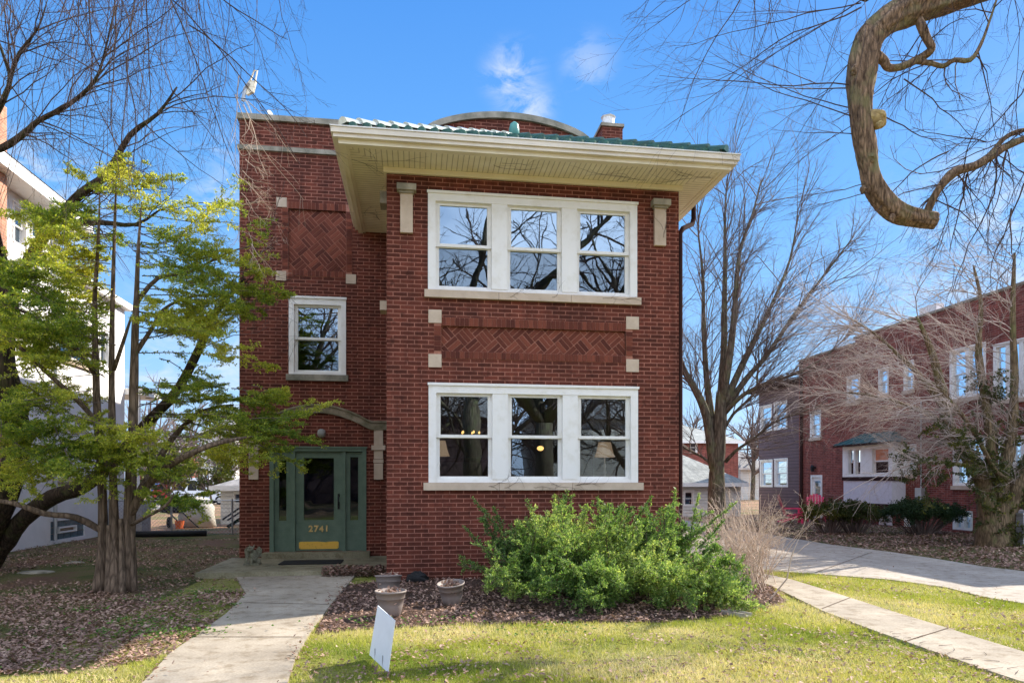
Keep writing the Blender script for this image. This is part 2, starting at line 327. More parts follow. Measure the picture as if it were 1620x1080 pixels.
# window unit: casing + double-hung sashes
def window(parent, T, a0, a1, z0, z1, n=1, mull=0.0, case=0.12, sill=True, gl=None, frame_m=None, sill_m=None, label=None, mid=0.5, top=0.15, bars=0, sillx=0.07):
    gl = gl or (glass_up, glass_lo); fm = frame_m or white
    w = MB(T); e = 0.0
    zt = z1 - top
    w.box(a0, a0 + case, -0.02, 0.16, z0, z1); w.box(a1 - case, a1, -0.02, 0.16, z0, z1)
    w.box(a0 + case, a1 - case, -0.02, 0.16, zt, z1); w.box(a0 + case, a1 - case, 0.0, 0.16, z0, z0 + 0.055)
    w.box(a0 - 0.015, a1 + 0.015, -0.045, -0.021, z1 - 0.03, z1 + 0.012)
    sw = (a1 - a0 - 2 * case - (n - 1) * mull) / n
    for k in range(1, n):
        x = a0 + case + k * sw + (k - 1) * mull; w.box(x, x + mull, -0.012, 0.16, z0 + 0.055, zt)
    f = w.build('window', fm, parent)
    if label: f['label'] = label
    sf = min(0.06, sw * 0.09); zb = z0 + 0.055; zm = zb + (zt - zb) * mid
    for k in range(n):
        x0 = a0 + case + k * (sw + mull); x1 = x0 + sw
        for (b, za, zz, g) in ((0.045, zm - 0.02, zt, gl[0]), (0.085, zb, zm + 0.02, gl[1])):
            s = MB(T)
            s.box(x0 + .001, x0 + sf, b, b + 0.04, za, zz); s.box(x1 - sf, x1 - .001, b, b + 0.04, za, zz)
            s.box(x0 + sf, x1 - sf, b, b + 0.04, za, za + sf * 0.8); s.box(x0 + sf, x1 - sf, b, b + 0.04, zz - sf * 0.8, zz)
            if b < 0.06:      # inner stop bead step
                s.box(x0 + sf, x0 + sf + 0.012, b + .012, b + 0.038, za + sf * .8, zz - sf * .8); s.box(x1 - sf - .012, x1 - sf, b + .012, b + 0.038, za + sf * .8, zz - sf * .8)
            for q in range(bars):
                zq = za + (zz - za) * (q + 1) / (bars + 1); s.box(x0 + sf, x1 - sf, b + .005, b + .03, zq - .012, zq + .012)
            so = s.build('sash', fm, f)
            p = MB(T); p.poly([(x0 + sf - .005, b + 0.024, za + .01), (x1 - sf + .005, b + 0.024, za + .01), (x1 - sf + .005, b + 0.024, zz - .01), (x0 + sf - .005, b + 0.024, zz - .01)])
            p.build('pane', g, f)
    if sill:
        s = MB(T); k = 3 if n > 1 else 1; L = (a1 - a0 + 2 * sillx) / k
        for q in range(k): s.box(a0 - sillx + q * L + 0.003, a0 - sillx + (q + 1) * L - 0.003, -0.07, 0.1, z0 - 0.125, z0 - 0.002)
        s.build('sill', sill_m or stone, f)
    return f

# ------------------------------------------------------------ ground regions (x, y)
front_path = [G(372, 911), G(389, 940), G(358, 972), G(316, 1002), G(267, 1037), G(228, 1080), (-2.1, 4.4), (-1.6, 3.0), (-0.5, 3.0), (-0.85, 4.4), G(455, 1080), G(468, 1040), G(492, 1000), G(525, 955), G(556, 918), (-1.0, 11.95)]
right_walk = [G(1202, 907), G(1253, 918), G(1318, 938), G(1407, 967), G(1495, 994), G(1570, 1018), G(1620, 1033), (6.6, 4.9), (6.3, 3.2), (5.4, 3.6), G(1614, 1080), G(1578, 1068), G(1436, 1018), G(1377, 997), G(1300, 967), G(1229, 932), G(1190, 915), G(1185, 907)]
drive = [G(1195, 901), G(1318, 910), G(1407, 917), G(1495, 929), G(1555, 944), G(1620, 955), (9.3, 7.2), (10.5, 5.5), (13.5, 6.5), (12.4, 9.3), G(1620, 904), G(1555, 896), G(1480, 884), G(1407, 873), G(1318, 862), G(1250, 851), (11.0, 24), (11.5, 40), (7.0, 40), (6.2, 20), (6.0, 14)]
bed = [(-0.45, 11.3), G(545, 925), G(530, 950), G(505, 985), G(497, 1003), G(560, 996), G(700, 988), G(900, 984), G(1050, 984), G(1150, 975), G(1245, 952), G(1222, 930), G(1183, 912), (5.9, 12.2), (6.0, 13.8), (4.6, 14.0), (4.5, 11.3)]
leftbed = [G(372, 911), G(389, 940), G(358, 972), G(316, 1002), G(270, 1035), (-2.75, 6.15), (-3.6, 6.0), (-6.5, 6.15), (-12, 5.9), (-12, 20), (-3.5, 20), (-3.5, 12.3)]
strip = [G(1250, 850), G(1318, 862), G(1407, 873), G(1480, 884), G(1555, 896), G(1620, 904), (12.4, 9.3), (13.5, 6.5), (17, 8), (17, 28), (11.0, 24)]
def inside(poly, x, y):
    r = np.zeros(len(x), bool); n = len(poly)
    for i in range(n):
        x0, y0 = poly[i]; x1, y1 = poly[(i + 1) % n]
        if y0 == y1: continue
        c = ((y0 > y) != (y1 > y)) & (x < (x1 - x0) * (y - y0) / (y1 - y0) + x0); r ^= c
    return r
def sheet(name, poly, z, mat, kind='structure', thick=0.0):
    m = MB()
    if thick:
        n = len(poly); a = [m.pt((x, y, z)) for x, y in poly]; b = [m.pt((x, y, z - thick)) for x, y in poly]; m.f.append(a)
        for k in range(n): m.f.append([b[k], b[(k + 1) % n], a[(k + 1) % n], a[k]])
        m.r += [None] * (n + 1)
    else: m.poly([(x, y, z) for x, y in poly])
    me = m.build(name, mat); bm = bmesh.new(); bm.from_mesh(me.data); bmesh.ops.triangulate(bm, faces=[f for f in bm.faces if len(f.verts) > 4]); bmesh.ops.recalc_face_normals(bm, faces=bm.faces); bm.to_mesh(me.data); bm.free()
    return tagit(me, kind=kind)
def groundmat(name, stops, sc1=0.6, stops2=None):
    m, nt, b = newmat(name, 0.95, 0.1); co = coord(nt)
    c = ramp(nt, noise(nt, co, sc1, 8, 0.7), stops); f = noise(nt, co, 60, 5, 0.8)
    if stops2: c = mixc(nt, ramp(nt, noise(nt, co, sc1 * 0.35 + 0.2, 4), [(0.45, (0, 0, 0)), (0.6, (1, 1, 1))]), c, ramp(nt, f, stops2))
    c = mixc(nt, 1.0, c, ramp(nt, f, [(0.3, (0.5,) * 3), (0.7, (1.35,) * 3)]), 'MULTIPLY')
    nt.links.new(c, b.inputs['Base Color']); bump(nt, b, f, 0.9, 0.04); return m
soil_g = groundmat('leafy_soil', [(0.3, (0.075, 0.05, 0.038)), (0.7, (0.17, 0.11, 0.085))], 2.0)
lawn_g = groundmat('lawn_ground', [(0.34, (0.15, 0.19, 0.03)), (0.5, (0.32, 0.32, 0.08)), (0.66, (0.50, 0.42, 0.22))], 0.9)
yard_g = groundmat('yard_ground', [(0.38, (0.085, 0.11, 0.03)), (0.5, (0.17, 0.15, 0.06)), (0.6, (0.20, 0.12, 0.08))], 0.7)
far_g = groundmat('far_ground', [(0.35, (0.12, 0.15, 0.05)), (0.55, (0.33, 0.2, 0.13)), (0.7, (0.5, 0.32, 0.22))], 0.25)

# base sheet reaches the horizon
g = MB(); g.poly([(-400, -300, -0.012), (400, -300, -0.012), (400, 600, -0.012), (-400, 600, -0.012)]); tagit(g.build('ground', far_g), kind='structure')
tagit(sheet('lawn', [(-16, -4), (12, -4), (17, 8), (17, 13), (9, 13), (6.2, 14), (-3.5, 11.9), (-16, 11.9)], -0.008, lawn_g))
sheet('yard', [(-14, 6.1), (-4.4, 6.15), (-3.45, 6.5), (-3.45, 22.5), (-14, 22.5)], -0.004, yard_g)
sheet('mulch_bed', bed, 0.0, soil_g)
sheet('planting_strip', strip, 0.0, yard_g)
sheet('front_path', front_path, 0.02, conc, thick=0.03)
sheet('side_walk', right_walk, 0.02, conc, thick=0.03)
sheet('driveway', drive, 0.012, conc_d, thick=0.03)
sheet('alley', [(-60, 42), (-14, 42), (-14, 60), (-60, 60)], 0.0, conc_d)
# slab joints on the paths
j = MB()
for (p, q) in ((G(298, 1010), G(478, 1010)), (G(385, 955), G(520, 958)), (G(1300, 965), G(1345, 947)), (G(1436, 1016), G(1500, 996)), (G(1380, 874 ), G(1290, 907))):
    p = Vector((*p, 0.024)); q = Vector((*q, 0.024)); dd = (q - p).normalized(); s_ = Vector((-dd.y, dd.x, 0)) * 0.008
    j.poly([p - s_, q - s_, q + s_, p + s_])
tagit(j.build('path_joints', soil_m), kind='structure')

# ------------------------------------------------------------ THE HOUSE
BX0, BX1, BY = -0.45, 4.51, 11.25; MY = 14.2; MX0 = -3.45; ZS = 6.69; MB_Y1 = 27.0
house = empty('brick_house', (0.5, 14.2, 0), 'two-storey dark red brick house with tiled bay roof and green front door', 'house')
UW = (0.215, 3.76, 4.735, 6.35); LW = (0.225, 3.775, 1.59, 3.21)
w = MB(Ty(BY)); PZ = (0.431, 3.564, 3.745, 4.161)
wall(w, BX0, BX1, -0.05, ZS + 0.02, [UW, LW, PZ], 0.12)
# side walls of the bay
SW = [(12.0, 13.1, 1.7, 3.1), (12.0, 13.1, 4.8, 6.2)]
w.T = Tx(BX1, -1); wall(w, BY, MB_Y1, -0.05, ZS + 0.02, SW, 0.15)
w.T = Tx(BX0, 1); wall(w, BY, MY, -0.05, ZS + 0.02, [], 0.1)
w.build('bay_wall', brick, house, fix=False)
# main block
DOOR = (-2.87, -0.975, 0.2, 2.3); SWIN = (-2.5, -1.379, 3.76, 5.32); PM = (-2.512, -1.379, 5.857, 7.083)
w = MB(Ty(MY)); wall(w, MX0, BX0, -0.05, 8.2, [DOOR, SWIN, PM], 0.12)
wall(w, BX0, BX1, ZS, 8.2, [], 0.1)
w.T = Tx(MX0, 1); wall(w, MY, MB_Y1, -0.05, 8.2, [(16.5, 17.5, 4, 5.6), (16.5, 17.5, 1.2, 2.8)], 0.15)
w.T = Tx(BX1, -1); wall(w, MY, MB_Y1, ZS + 0.02, 8.2, [], 0.1)
w.T = Ty(MB_Y1); wall(w, MX0, BX1, -0.05, 8.2, [], 0.1)
w.T = None; w.poly([(MX0, MY, 8.0), (BX1, MY, 8.0), (BX1, MB_Y1, 8.0), (MX0, MB_Y1, 8.0)])
w.build('main_wall', brick, house)
# parapet with the curved gable top
pz = 8.80; arc = []
for k in range(25):
    t = k / 24; x = 0.25 + 3.43 * t; arc.append((x, pz + 0.40 * (1 - (2 * t - 1) ** 2) ** 0.8))
prof = [(MX0, 8.29), (BX1, 8.29), (BX1, pz)] + arc[::-1] + [(MX0, pz)]
w = MB(); w.prism(prof, MY + 0.001, MY + 0.3)
for (x0, x1) in ((MX0, MX0 + 0.3), (BX1 - 0.3, BX1)): w.box(x0, x1, MY + 0.3, MB_Y1, 8.2, 8.8)
w.build('parapet', brick, house)
w = MB(); w.box(MX0 - 0.03, BX1 + .03, MY - 0.05, MY + 0.32, 8.2, 8.29); w.box(MX0 - 0.03, MX0 + 0.25, MY + .32, MB_Y1, 8.2, 8.29); w.build('stone_band', stone_dk, house)
def coping(poly_top, t=0.11):
    m = MB(); n = len(poly_top)
    for k in range(n - 1):
        (x0, z0), (x1, z1) = poly_top[k], poly_top[k + 1]
        m.prism([(x0, z0), (x1, z1), (x1, z1 + t), (x0, z0 + t)], MY - 0.06, MY + 0.36)
    return m
c = coping([(MX0 - 0.04, pz), (-2.0, pz)]); c.build('coping', stone_dk, house)
coping([(-1.99, pz), (-0.6, pz), (0.25, pz)]).build('coping', stone_dk, house)
coping(arc, 0.13).build('coping', stone_dk, house); coping([(3.68, pz), (BX1 + .04, pz)]).build('coping', stone_dk, house)
m = MB(); m.box(MX0 - .04, MX0 + .34, MY + .36, MB_Y1, 8.8, 8.91); m.build('coping', stone_dk, house)
# diagonal basket-weave panels: every brick is real, set back from the wall face
def clip(poly, x0, x1, z0, z1):
    for ax, lim, sg in ((0, x0, 1), (0, x1, -1), (1, z0, 1), (1, z1, -1)):
        out = []
        for i in range(len(poly)):
            a, b = poly[i], poly[(i + 1) % len(poly)]; da = (a[ax] - lim) * sg; db = (b[ax] - lim) * sg
            if da >= 0: out.append(a)
            if da * db < 0:
                t = da / (da - db); out.append((a[0] + (b[0] - a[0]) * t, a[1] + (b[1] - a[1]) * t))
        poly = out
        if len(poly) < 3: return None
    return poly
def panel(Y, x0, x1, z0, z1, zborder=True):
    m = MB(); L = 0.223; gp = 0.014; bw = (L - 2 * gp) / 3; S = L + gp; ang = math.radians(42); ca_, sa_ = math.cos(ang), math.sin(ang)
    for i in range(-16, 17):
        for k in range(-16, 17):
            for q in range(3):
                a, b = i * S, k * S + q * (bw + gp); r = [(a, b), (a + L, b), (a + L, b + bw), (a, b + bw)]
                if (i + k) % 2:
                    a, b = i * S + q * (bw + gp), k * S; r = [(a, b), (a + bw, b), (a + bw, b + L), (a, b + L)]
                r = [((x0 + x1) / 2 + p * ca_ - s_ * sa_, (z0 + z1) / 2 + p * sa_ + s_ * ca_) for p, s_ in r]
                r = clip(r, x0 + .003, x1 - .003, z0 + .003, z1 - .003)
                if r: dy = random.uniform(0, .006); m.prism(r, Y + 0.035 + dy, Y + 0.06, random.random())
    p = m.build('brick_panel', m_loosebrick, house); bk = MB(); bk.poly([(x0, Y + .045, z0), (x1, Y + .045, z0), (x1, Y + .045, z1), (x0, Y + .045, z1)]); bk.build('mortar_bed', mortar, p)
    # soldier course above and below, header stacks at the sides
    s = MB(); o = 0.012
    n = int((x1 - x0) / 0.075); ww = (x1 - x0) / n
    for (za, zb) in ((z1 + .004, z1 + 0.135), (z0 - 0.115, z0 - .004)):
        for k in range(n): s.box(x0 + k * ww + .004, x0 + (k + 1) * ww - .005, Y - o, Y + 0.03, za, zb, random.random())
    nn = int((z1 - z0) / 0.07); hh = (z1 - z0) / nn
    for (xa, xb) in ((x0 - 0.115, x0 - .006), (x1 + .006, x1 + 0.115)):
        for k in range(nn): s.box(xa, xb, Y - o, Y + 0.03, z0 + k * hh + .004, z0 + (k + 1) * hh - .005, random.random())
    s.build('panel_border', m_loosebrick, house)
    bk = MB(); bk.box(x0 - .118, x1 + .118, Y - .003, Y + .02, z1, z1 + .14); bk.box(x0 - .118, x1 + .118, Y - .003, Y + .02, z0 - .12, z0)
    bk.box(x0 - .118, x0, Y - .003, Y + .02, z0, z1); bk.box(x1, x1 + .118, Y - .003, Y + .02, z0, z1); bk.build('mortar_bed', mortar, p)
panel(BY, *PZ); panel(MY, *PM)
def block(x0, x1, z0, z1, Y, o=0.02, m_=None, nm='stone_block'):
    MB().box(x0, x1, Y - o, Y + 0.05, z0, z1).build(nm, m_ or stone, house)
for x0, x1 in ((0.222, 0.436), (3.568, 3.79)):
    block(x0, x1, 4.2, 4.415, BY); block(x0, x1, 3.475, 3.69, BY)
for (x0, x1, z0, z1) in ((-2.74, -2.54, 7.10, 7.29), (-2.75, -2.55, 5.63, 5.82), (-1.38, -1.18, 5.62, 5.81)): block(x0, x1, z0, z1, MY, 0.022)
# corbel brackets of the bay
for xc in (-0.13, 4.16):
    b = MB(); b.box(xc - 0.10, xc + 0.10, BY - 0.06, BY + .05, 5.64, 6.27); s = b.build('corbel', stone, house)
    b = MB(); b.box(xc - 0.155, xc + 0.155, BY - 0.15, BY + .05, 6.30, 6.40); b.box(xc - 0.12, xc + 0.12, BY - 0.10, BY + .05, 6.27, 6.30); b.build('corbel_cap', stone_dk, s)
for z0, z1, mm in ((6.22, 6.42, stone_dk), (4.45, 4.6, stone)): MB().box(BX0 - 0.12, BX0 + .05, 11.5, 11.8, z0, z1).build('corbel', mm, house)
# windows of the bay and of the stair
window(house, Ty(BY), *UW, n=3, mull=0.262, case=0.125, gl=(glass_up, glass_lo), sillx=0.06, label='upper triple window with trees mirrored in its panes')
window(house, Ty(BY), *LW, n=3, mull=0.262, case=0.125, gl=(glass_up2, glass_lo2), sillx=0.085, label='lower triple window with lamps behind the glass')
window(house, Ty(MY), *SWIN, n=1, case=0.1, sill_m=stone_dk, sillx=0.05, gl=(glass_up, glass_lo), label='single stair window above the door')
for h in SW: window(house, Tx(BX1, -1), *h, n=1, case=0.1, gl=(glass_clear, glass_clear))
for h in ((16.5, 17.5, 4, 5.6), (16.5, 17.5, 1.2, 2.8)): window(house, Tx(MX0, 1), *h, n=1, case=0.1, gl=(glass_dk, glass_dk))
# rooms behind the glass
for zf, zt_ in ((0.75, 3.75), (4.0, 6.65)):
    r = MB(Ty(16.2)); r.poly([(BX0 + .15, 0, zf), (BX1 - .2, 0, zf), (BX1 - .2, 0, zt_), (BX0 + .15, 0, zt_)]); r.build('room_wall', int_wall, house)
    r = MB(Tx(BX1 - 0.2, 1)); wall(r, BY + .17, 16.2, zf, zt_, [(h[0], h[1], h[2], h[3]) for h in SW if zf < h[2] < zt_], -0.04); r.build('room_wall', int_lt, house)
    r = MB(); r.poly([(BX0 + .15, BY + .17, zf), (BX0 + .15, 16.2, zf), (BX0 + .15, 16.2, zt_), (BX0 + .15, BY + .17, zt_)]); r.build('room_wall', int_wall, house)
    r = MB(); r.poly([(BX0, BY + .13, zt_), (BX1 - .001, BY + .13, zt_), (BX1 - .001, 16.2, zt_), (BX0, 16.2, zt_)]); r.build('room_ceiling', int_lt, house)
    r = MB(); r.poly([(BX0, BY + .13, zf), (BX1 - .001, BY + .13, zf), (BX1 - .001, 16.2, zf), (BX0, 16.2, zf)]); r.build('room_floor', int_fl, house)
    # interior casing of the side window and a gathered curtain
    c = MB(Tx(BX1 - 0.2, -1)); y0, y1, z0, z1 = 12.0, 13.1, (1.7 if zf < 2 else 4.8), (3.1 if zf < 2 else 6.2)
    c.box(y0 - .12, y0, 0, .03, z0 - .1, z1 + .12); c.box(y1, y1 + .12, 0, .03, z0 - .1, z1 + .12); c.box(y0, y1, 0, .03, z1, z1 + .12); c.box(y0, y1, 0, .03, z0 - .1, z0)
    c.build('inner_casing', white, house)
    c = MB(); pts = [(BX1 - 0.26 - 0.05 * math.sin(k * 1.7), BY + 0.25 + 0.035 * k) for k in range(12)]
    for k in range(11): c.poly([(*pts[k], z0 - .4), (*pts[k + 1], z0 - .4), (*pts[k + 1], z1 + .15), (*pts[k], z1 + .15)])
    c.build('curtain', int_lt, house)
# stair hall + entrance hall
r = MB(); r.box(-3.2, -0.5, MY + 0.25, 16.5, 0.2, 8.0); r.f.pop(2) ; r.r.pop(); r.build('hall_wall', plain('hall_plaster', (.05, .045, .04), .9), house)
# dark dresser and picture in the lower room, white dish
t = empty('dresser', (1.0, 15.6, .75), 'dark cabinet standing deep in the ground-floor room behind the left window', 'cabinet')
MB().box(0.3, 1.7, 15.5, 15.95, 0.85, 2.1).build('body', int_fl, t)
for k in range(3): MB().box(0.38, 1.62, 15.475, 15.5, 0.9 + k * .4, 1.25 + k * .4).build('drawer', int_wall, t)
MB().box(0.25, 1.75, 15.46, 15.97, 2.1, 2.14).build('top', int_fl, t)
def lamp(x, y, label):
    t = empty('table_lamp', (x, y, 1.45), label, 'lamp', None)
    MB().lathe((x, y, 1.50), [(0.09, 0), (0.085, .02), (0.03, .04), (0.02, .1), (0.045, .16), (0.02, .22), (0.035, .27), (0.015, .33), (0.03, .4), (0.012, .45), (0.012, .56)], 12).build('base', white, t, True)
    MB().lathe((x, y, 2.05), [(0.19, 0), (0.165, .06), (0.14, .15), (0.115, .27)], 14).build('lamp_shade', shade_m, t, True)
    tb = empty('side_table', (x, y, .75), 'dark side table carrying the ' + ('left lamp with the shade cut off by the window frame' if x < 2 else 'right lamp beside the curtain'), 'table')
    MB().lathe((x, y, 1.45), [(0.28, 0), (0.28, .045)], 20).build('tabletop', int_fl, tb)
    MB().lathe((x, y, .76), [(0.16, 0), (0.03, .04), (0.03, .69)], 12).build('leg', int_fl, tb)
lamp(0.42, 12.0, 'glowing cream table lamp behind the leftmost pane of the lower window'); lamp(3.42, 12.05, 'glowing cream table lamp with turned base behind the rightmost lower pane')
t = empty('pendant_lamp', (2.45, 13.6, 2.2), 'small warm lit pendant lamp behind the middle pane of the lower window', 'lamp')
MB().ball((2.52, 13.6, 2.28), (.07, .07, .05), 8, 0).build('bulb', bulb_m, t); MB().tube([(2.52, 13.6, 2.32), (2.52, 13.6, 3.74)], .006, 5).build('cord', blackm, t)
t = empty('chandelier', (1.25, 14.8, 2.7), 'dim chandelier with small warm bulbs behind the leftmost lower pane', 'chandelier')
MB().tube([(1.2, 14.9, 2.62), (1.2, 14.9, 3.74)], .008, 5).build('rod', blackm, t)
for k in range(5):
    a = k * 1.257; MB().ball((1.2 + .2 * math.cos(a), 14.9 + .2 * math.sin(a), 2.68), (.022, .022, .032), 6, 0).build('bulb', bulb_m, t)
    MB().tube([(1.2, 14.9, 2.62), (1.2 + .2 * math.cos(a), 14.9 + .2 * math.sin(a), 2.64)], .006, 4).build('arm', blackm, t)

# door set
dm = MB(Ty(MY)); x0, x1, z0, z1 = DOOR
dm.box(x0, x0 + .08, -.02, .14, z0, z1); dm.box(x1 - .08, x1, -.02, .14, z0, z1); dm.box(x0 + .08, x1 - .08, -.02, .14, z1 - .08, z1)
DX0, DX1 = -2.38, -1.46
dm.box(x0 - .02, x1 + .02, -.045, -.021, z1 - .015, z1 + .015)
dm.box(x0 + .081, DX0 - .09, .05, .12, z1 - .2, z1 - .081); dm.box(DX0 - .09, DX0, .0, .14, z0, z1 - .081); dm.box(DX1, DX1 + .07, .0, .14, z0, z1 - .081)
dm.build('door_frame', green_p, house)
def leaf(xa, xb, za, zb, b, st, bot, top, name):
    m = MB(Ty(MY)); m.box(xa, xa + st, b, b + .045, za, zb); m.box(xb - st, xb, b, b + .045, za, zb); m.box(xa + st, xb - st, b, b + .045, za, za + bot); m.box(xa + st, xb - st, b, b + .045, zb - top, zb)
    i = .012; m.box(xa + st, xa + st + i, b - .008, b + .02, za + bot, zb - top); m.box(xb - st - i, xb - st, b - .008, b + .02, za + bot, zb - top)
    o = m.build(name, green_p, house)
    g_ = MB(Ty(MY)); g_.poly([(xa + st, b + .025, za + bot), (xb - st, b + .025, za + bot), (xb - st, b + .025, zb - top), (xa + st, b + .025, zb - top)]); g_.build('pane', glass_door, o); return o
leaf(x0 + .081, DX0 - .091, z0, z1 - .2, .06, .075, .62, .06, 'sidelight'); leaf(DX1 + .071, x1 - .081, z0, z1 - .09, .06, .075, .62, .1, 'sidelight')
door = leaf(DX0 + .003, DX1 - .003, z0 + .01, z1 - .085, .05, .15, .62, .13, 'door')
MB(Ty(MY)).prism([(DX0 + .1, .245), (DX1 - .1, .245), (DX1 - .07, .27), (DX1 - .07, .38), (DX1 - .1, .395), (-1.75, .39), (-1.8, .382), (-1.95, .395), (DX0 + .1, .395), (DX0 + .07, .38), (DX0 + .07, .27)], .04, .049).build('kick_plate', brass, door)
h = MB(Ty(MY)); hx = DX1 - .07; h.tube([(hx, .05, 1.3), (hx, -.01, 1.3), (hx, -.03, 1.22), (hx, -.01, 1.12), (hx, .05, 1.12)], .013, 6); h.lathe((hx, .035, 1.0), [(0.02, .3), (0.02, .36)], 10); h.box(hx - .02, hx + .02, .035, .049, 1.05, 1.2)
h.build('handle', blackm, door)
for k, ch in enumerate('2741'):
    cu = bpy.data.curves.new('house_number', 'FONT'); cu.body = ch; cu.size = 0.17 if k < 3 else .16; cu.extrude = .006; cu.offset = .006; cu.align_x = 'CENTER'; cu.materials.append(gold_n)
    tmp = bpy.data.objects.new('tmp', cu); col.objects.link(tmp); bpy.context.view_layer.update()
    me = bpy.data.meshes.new_from_object(tmp.evaluated_get(bpy.context.evaluated_depsgraph_get())); col.objects.unlink(tmp); bpy.data.objects.remove(tmp)
    me.transform(Matrix.Translation(Vector((-2.08 + k * .105, MY + .042, .60 + (.0, .0, -.005, .006)[k]))) @ Matrix.Rotation(math.pi / 2, 4, 'X'))
    me.name = 'house_number'; link('house_number', me, door)
# label moulding of the doorway
pts = [(-3.15, 2.66), (-2.98, 2.66)]
for k in range(13):
    t = k / 12; pts.append((-2.93 + 1.98 * t, 2.69 + 0.30 * math.sin(math.pi * t) ** 0.9))
pts += [(-0.86, 2.66), (BX0 - .02, 2.66)]
a = MB(Ty(MY))
for k in range(len(pts) - 1):
    (xa, za), (xb, zb) = pts[k], pts[k + 1]; a.prism([(xa, za), (xb, zb), (xb, zb + .145), (xa, za + .145)], -.07, .04); a.prism([(xa, za + .145), (xb, zb + .145), (xb, zb + .18), (xa, za + .18)], -.1, .04)
a.build('door_arch', stone_moss, house)
for xc in (-3.17, -0.73):
    b = MB(Ty(MY)); b.box(xc - .09, xc + .09, -.05, .04, 2.35, 2.659); s = b.build('drop_stone', stone, house)
    b = MB(Ty(MY)); b.box(xc - .14, xc + .14, -.085, .04, 2.25, 2.345); b.build('cap_stone', stone, s)
    b = MB(Ty(MY)); b.box(xc - .09, xc + .09, -.06, .04, 1.65, 1.98); b.box(xc - .1, xc + .1, -.065, .04, 1.99, 2.06); b.box(xc - .09, xc + .09, -.05, .04, 2.07, 2.245); b.build('foot_stone', stone, s)
MB().box(x0 - .1, x1 + .08, MY - .28, MY + .2, .09, .199).build('door_step', conc_m, house)
MB().prism([(-3.6, .094), (-0.46, .094), (-0.46, -.03), (-3.6, -.03)], 11.92, MY - .001).build('landing', conc_m, house)
l = MB(); l.lathe((-1.85, MY - .1, 2.52), [(.03, .14), (.07, .12), (.085, .05), (.07, 0), (.03, -.03)], 14); l.build('porch_light', plain('frosted_globe', (.35, .34, .3), .4), house, True)

# eaves, soffit, gutter
EX0, EX1, EY = -1.18, 5.14, 10.42
s = MB(); fo = .14
s.poly([(EX0 + fo, EY + fo, ZS), (EX1 - fo, EY + fo, ZS), (BX1 + .05, BY - .05, ZS), (BX0 - .05, BY - .05, ZS)]); s.build('soffit', soffit_x, house)
s = MB(); s.poly([(EX0 + fo, EY + fo, ZS), (BX0 - .05, BY - .05, ZS), (BX0 - .05, MY, ZS), (EX0 + fo, MY, ZS)]); s.build('soffit', soffit_y, house)
s = MB(); s.poly([(EX1 - fo, EY + fo, ZS), (EX1 - fo, MY, ZS), (BX1 + .05, MY, ZS), (BX1 + .05, BY - .05, ZS)]); s.build('soffit', soffit_y, house)
def ring(m, o0, o1, z0, z1):     # a mitred band round the three open sides, o = distance inward from the eave edge
    P0 = [(EX0 + o0, MY), (EX0 + o0, EY + o0), (EX1 - o0, EY + o0), (EX1 - o0, MY)]; P1 = [(EX0 + o1, MY), (EX0 + o1, EY + o1), (EX1 - o1, EY + o1), (EX1 - o1, MY)]
    for k in range(3):
        a, b, c_, d = P0[k], P0[k + 1], P1[k + 1], P1[k]
        A_ = [m.pt((*p, z0)) for p in (a, b, c_, d)]; B_ = [m.pt((*p, z1)) for p in (a, b, c_, d)]
        m.f += [A_, B_[::-1]] + [[A_[i], A_[(i + 1) % 4], B_[(i + 1) % 4], B_[i]] for i in range(4)]; m.r += [None] * 6
m = MB(); ring(m, .05, fo, ZS - .03, ZS + .05); ring(m, fo, fo + .05, ZS - .015, ZS + .02); m.build('soffit_trim', cream, house, fix=True)
m = MB(); ring(m, .05, .12, ZS + .051, ZS + .15); m.build('fascia', cream, house, fix=True)
m = MB(); ring(m, -.02, .049, ZS + .035, ZS + .09); ring(m, -.05, .049, ZS + .091, ZS + .17); m.build('gutter', gutter_m, house, fix=True)
m = MB(); ring(m, -.065, .06, ZS + .171, ZS + .19); m.build('gutter_lip', white, house, fix=True)
m = MB(); m.box(BX0 - .05, BX1 + .05, BY - .05, BY - .001, ZS - .09, ZS - .002); m.box(BX0 - .05, BX0 - .001, BY, MY, ZS - .09, ZS - .002); m.box(BX1 + .001, BX1 + .05, BY, MY, ZS - .09, ZS - .002); m.build('frieze_board', cream, house)
d = MB(); dx = BX1 + .08
d.tube([(EX1 - .0, 12.1, ZS + .06), (EX1 - .0, 12.1, ZS - .2), (EX1 - .05, 12.05, ZS - .32), (dx + .1, 11.5, ZS - .62), (dx, 11.4, ZS - .75), (dx, 11.4, 4), (dx, 11.4, 0.1), (dx + .12, 11.3, 0.03)], .047, 8)
d.build('downspout', brown_m, house, True)
